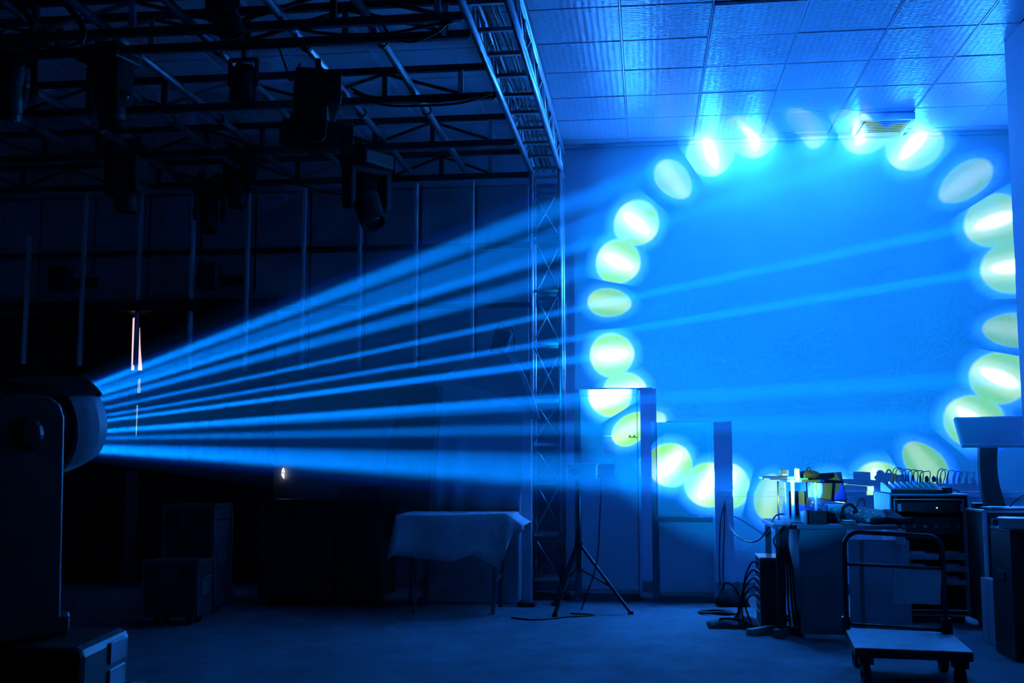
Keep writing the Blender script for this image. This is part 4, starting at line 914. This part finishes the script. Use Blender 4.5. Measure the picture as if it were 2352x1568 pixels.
# hooded machine under a dust sheet behind the table
Yg = 9.12
sil = [(985, 1250), (985, 1000), (1000, 880), (1055, 836), (1100, 818), (1140, 806), (1165, 813), (1182, 835), (1196, 858), (1208, 885), (1219, 915), (1230, 942), (1224, 952), (1195, 955), (1192, 1250)]
hm = thing('hooded_machine', 'tall machine with a curved hood behind the cloth-covered table', 'machine', (X_(1090, 1100, Yg), Yg+.15, 0))
pl = [P(x, y, Yg) for x, y in sil]; pl[0].z = 0; pl[-1].z = 0
MB().prism(pl, (0, .24, 0), .01).build('hood_body', 'sheet', hm)
st = MB(); a_ = [(1158, 812), (1172, 822), (1184, 842), (1197, 868), (1207, 896), (1216, 925), (1226, 955)]; b_ = [(1166, 806), (1184, 822), (1198, 846), (1210, 872), (1221, 900), (1231, 930), (1240, 962)]
st.prism([P(x, y, Yg-.03) for x, y in a_+b_[::-1]], (0, .028, 0)); st.build('hood_rim', 'pale', hm)
fr_ = MB(); tp_ = [(1002, 866), (1035, 876), (1070, 885), (1110, 896), (1150, 910), (1190, 929), (1215, 944), (1236, 958)]
rows = []
for q in range(8):
    r = []
    for k in range(36):
        u = k/35; a = P(*interp(tp_, u), Yg-.035); lx = 992+u*(1194-992); b = P(lx, 1182, Yg-.05); v = q/7
        if u > .85: b = P(1192+(u-.85)*240, 972+ (1-u)*1200, Yg-.04)
        p = a.lerp(b, v); p.y -= .018*v*math.sin(u*24+2*math.sin(u*5)); r.append(p)
    rows.append(r)
MB().grid(rows).build('dust_sheet', 'sheet', None, label='pale dust sheet hanging down the front of the hooded machine', cat='cloth', smooth_=True, thick=.005)
ps = MB().b2(P(1199, 1392, 9.0), P(1222, 962, 9.04), .004); 
t = thing('upright_post', 'slim pale post standing right of the dust sheet', 'post', P(1210, 1392, 9.02))
ps.build('post', 'pale', t)
q = P(1210, 1392, 9.02); MB().b2((q.x-.07, 8.95, 0), (q.x+.07, 9.09, .03), .004).build('foot', 'steelk', t); 
MB().b2((q.x-.02, 9.0, .03), (q.x+.02, 9.04, q.z+.02)).build('socket', 'steelk', t)
# tote bag on top of it
t = thing('tote_bag', 'dark tote bag with two loop handles on top of the hooded machine', 'bag', P(1140, 808, Yg+.1))
MB().prism([P(1124, 808, Yg+.06), P(1160, 810, Yg+.06), P(1176, 762, Yg+.06), P(1138, 752, Yg+.06)], (0, .12, 0), .008).build('bag_body', 'board', t)
MB().tube(curve_pts([P(1143, 757, Yg+.07), P(1146, 745, Yg+.05), P(1153, 743, Yg+.05), P(1162, 754, Yg+.07)], 6), .006, 6).build('loop_handle', 'cable', t, smooth_=True)
MB().tube(curve_pts([P(1166, 764, Yg+.16), P(1170, 752, Yg+.18), P(1178, 756, Yg+.18), P(1183, 790, Yg+.18), P(1182, 804, Yg+.17)], 6), .006, 6).build('loop_handle', 'cable', t, smooth_=True)
MB().prism([P(1160, 806, Yg+.055), P(1164, 807, Yg+.055), P(1176, 768, Yg+.055), P(1172, 766, Yg+.055)], (0, .01, 0)).build('side_seam', 'edge', t)
# dark board leaning
Yl = 8.98
t = thing('scenery_board', 'dark tilted board leaning left of the dust sheet', 'board', P(960, 1175, Yl))
q = [(918, 905), (1014, 886), (990, 1176), (908, 1162), (878, 1095)]
MB().prism([P(x, y, Yl) for x, y in q], (0, .03, 0), .004).build('board_panel', 'board', t)
q2 = [(1006, 886), (1018, 886), (994, 1177), (984, 1176)]
MB().prism([P(x, y, Yl-.006) for x, y in q2], (0, .006, 0)).build('edge_trim', 'dgrey', t)
pp = P(950, 1170, Yl+.05)
MB().b2((pp.x-.03, Yl+.031, 0), (pp.x+.03, Yl+.06, pp.z+.02)).build('prop_leg', 'steelk', t)
# flight cases in the dark, then two added black boxes standing for darkness
def case(lab, pxl, pxr, pyt, Y, dep, m='ply'):
    x0, x1, z1 = X_(pxl, 1300, Y), X_(pxr, 1300, Y), Z_(pyt, Y, (pxl+pxr)/2)
    t = thing('flight_case', lab, 'flight case', ((x0+x1)/2, Y+dep/2, 0))
    MB().b2((x0, Y, .06), (x1, Y+dep, z1-.12), .004).build('body', m, t)
    MB().b2((x0, Y, z1-.115), (x1, Y+dep, z1), .004).build('lid', m, t)
    for x in (x0, x1):
        for y in (Y, Y+dep): MB().b2((x-.012, y-.012, .06), (x+.012, y+.012, z1-.002)).build('edge_strip', 'pipe' if m != 'black' else 'steelk', t)
    for a, b in (((x0, Y), (x1, Y)), ((x1, Y), (x1, Y+dep))): MB().bar((a[0], a[1], z1), (b[0], b[1], z1), .022).build('edge_strip', 'pipe' if m != 'black' else 'steelk', t)
    for k in range(2):
        c = x0+(x1-x0)*(.25+.5*k); MB().b2((c-.04, Y-.008, z1-.16), (c+.04, Y, z1-.07), .002).build('butterfly_latch', 'steelk', t)
    MB().b2((x1, Y+dep*.25, z1*.45), (x1+.006, Y+dep*.75, z1*.45+.10), .002).build('handle_dish', 'pipe', t)
    for x in (x0+.08, x1-.08):
        for y in (Y+.07, Y+dep-.07): MB().lathe((x-.015, y, .03), (1, 0, 0), [(0, .01), (0, .03), (.03, .03), (.03, .01), (0, .01)], 12).build('caster', 'rubber', t)
case('taller flight case in the dark left of centre, with a pale right side', 374, 488, 1160, 8.2, .36, 'ply')
case('lower flight case in front of the taller one in the dark', 330, 454, 1288, 7.65, .30, 'ply')
case('wide black box added to fill the darkness left of the cloth-covered table', 600, 760, 1150, 8.75, .5, 'black')  # made-up case, stands in for deep darkness left of the table
case('narrower black box added to fill the darkness by the dark leaning board', 780, 872, 1120, 8.8, .5, 'black')  # second made-up case, carries the same darkness up to the board
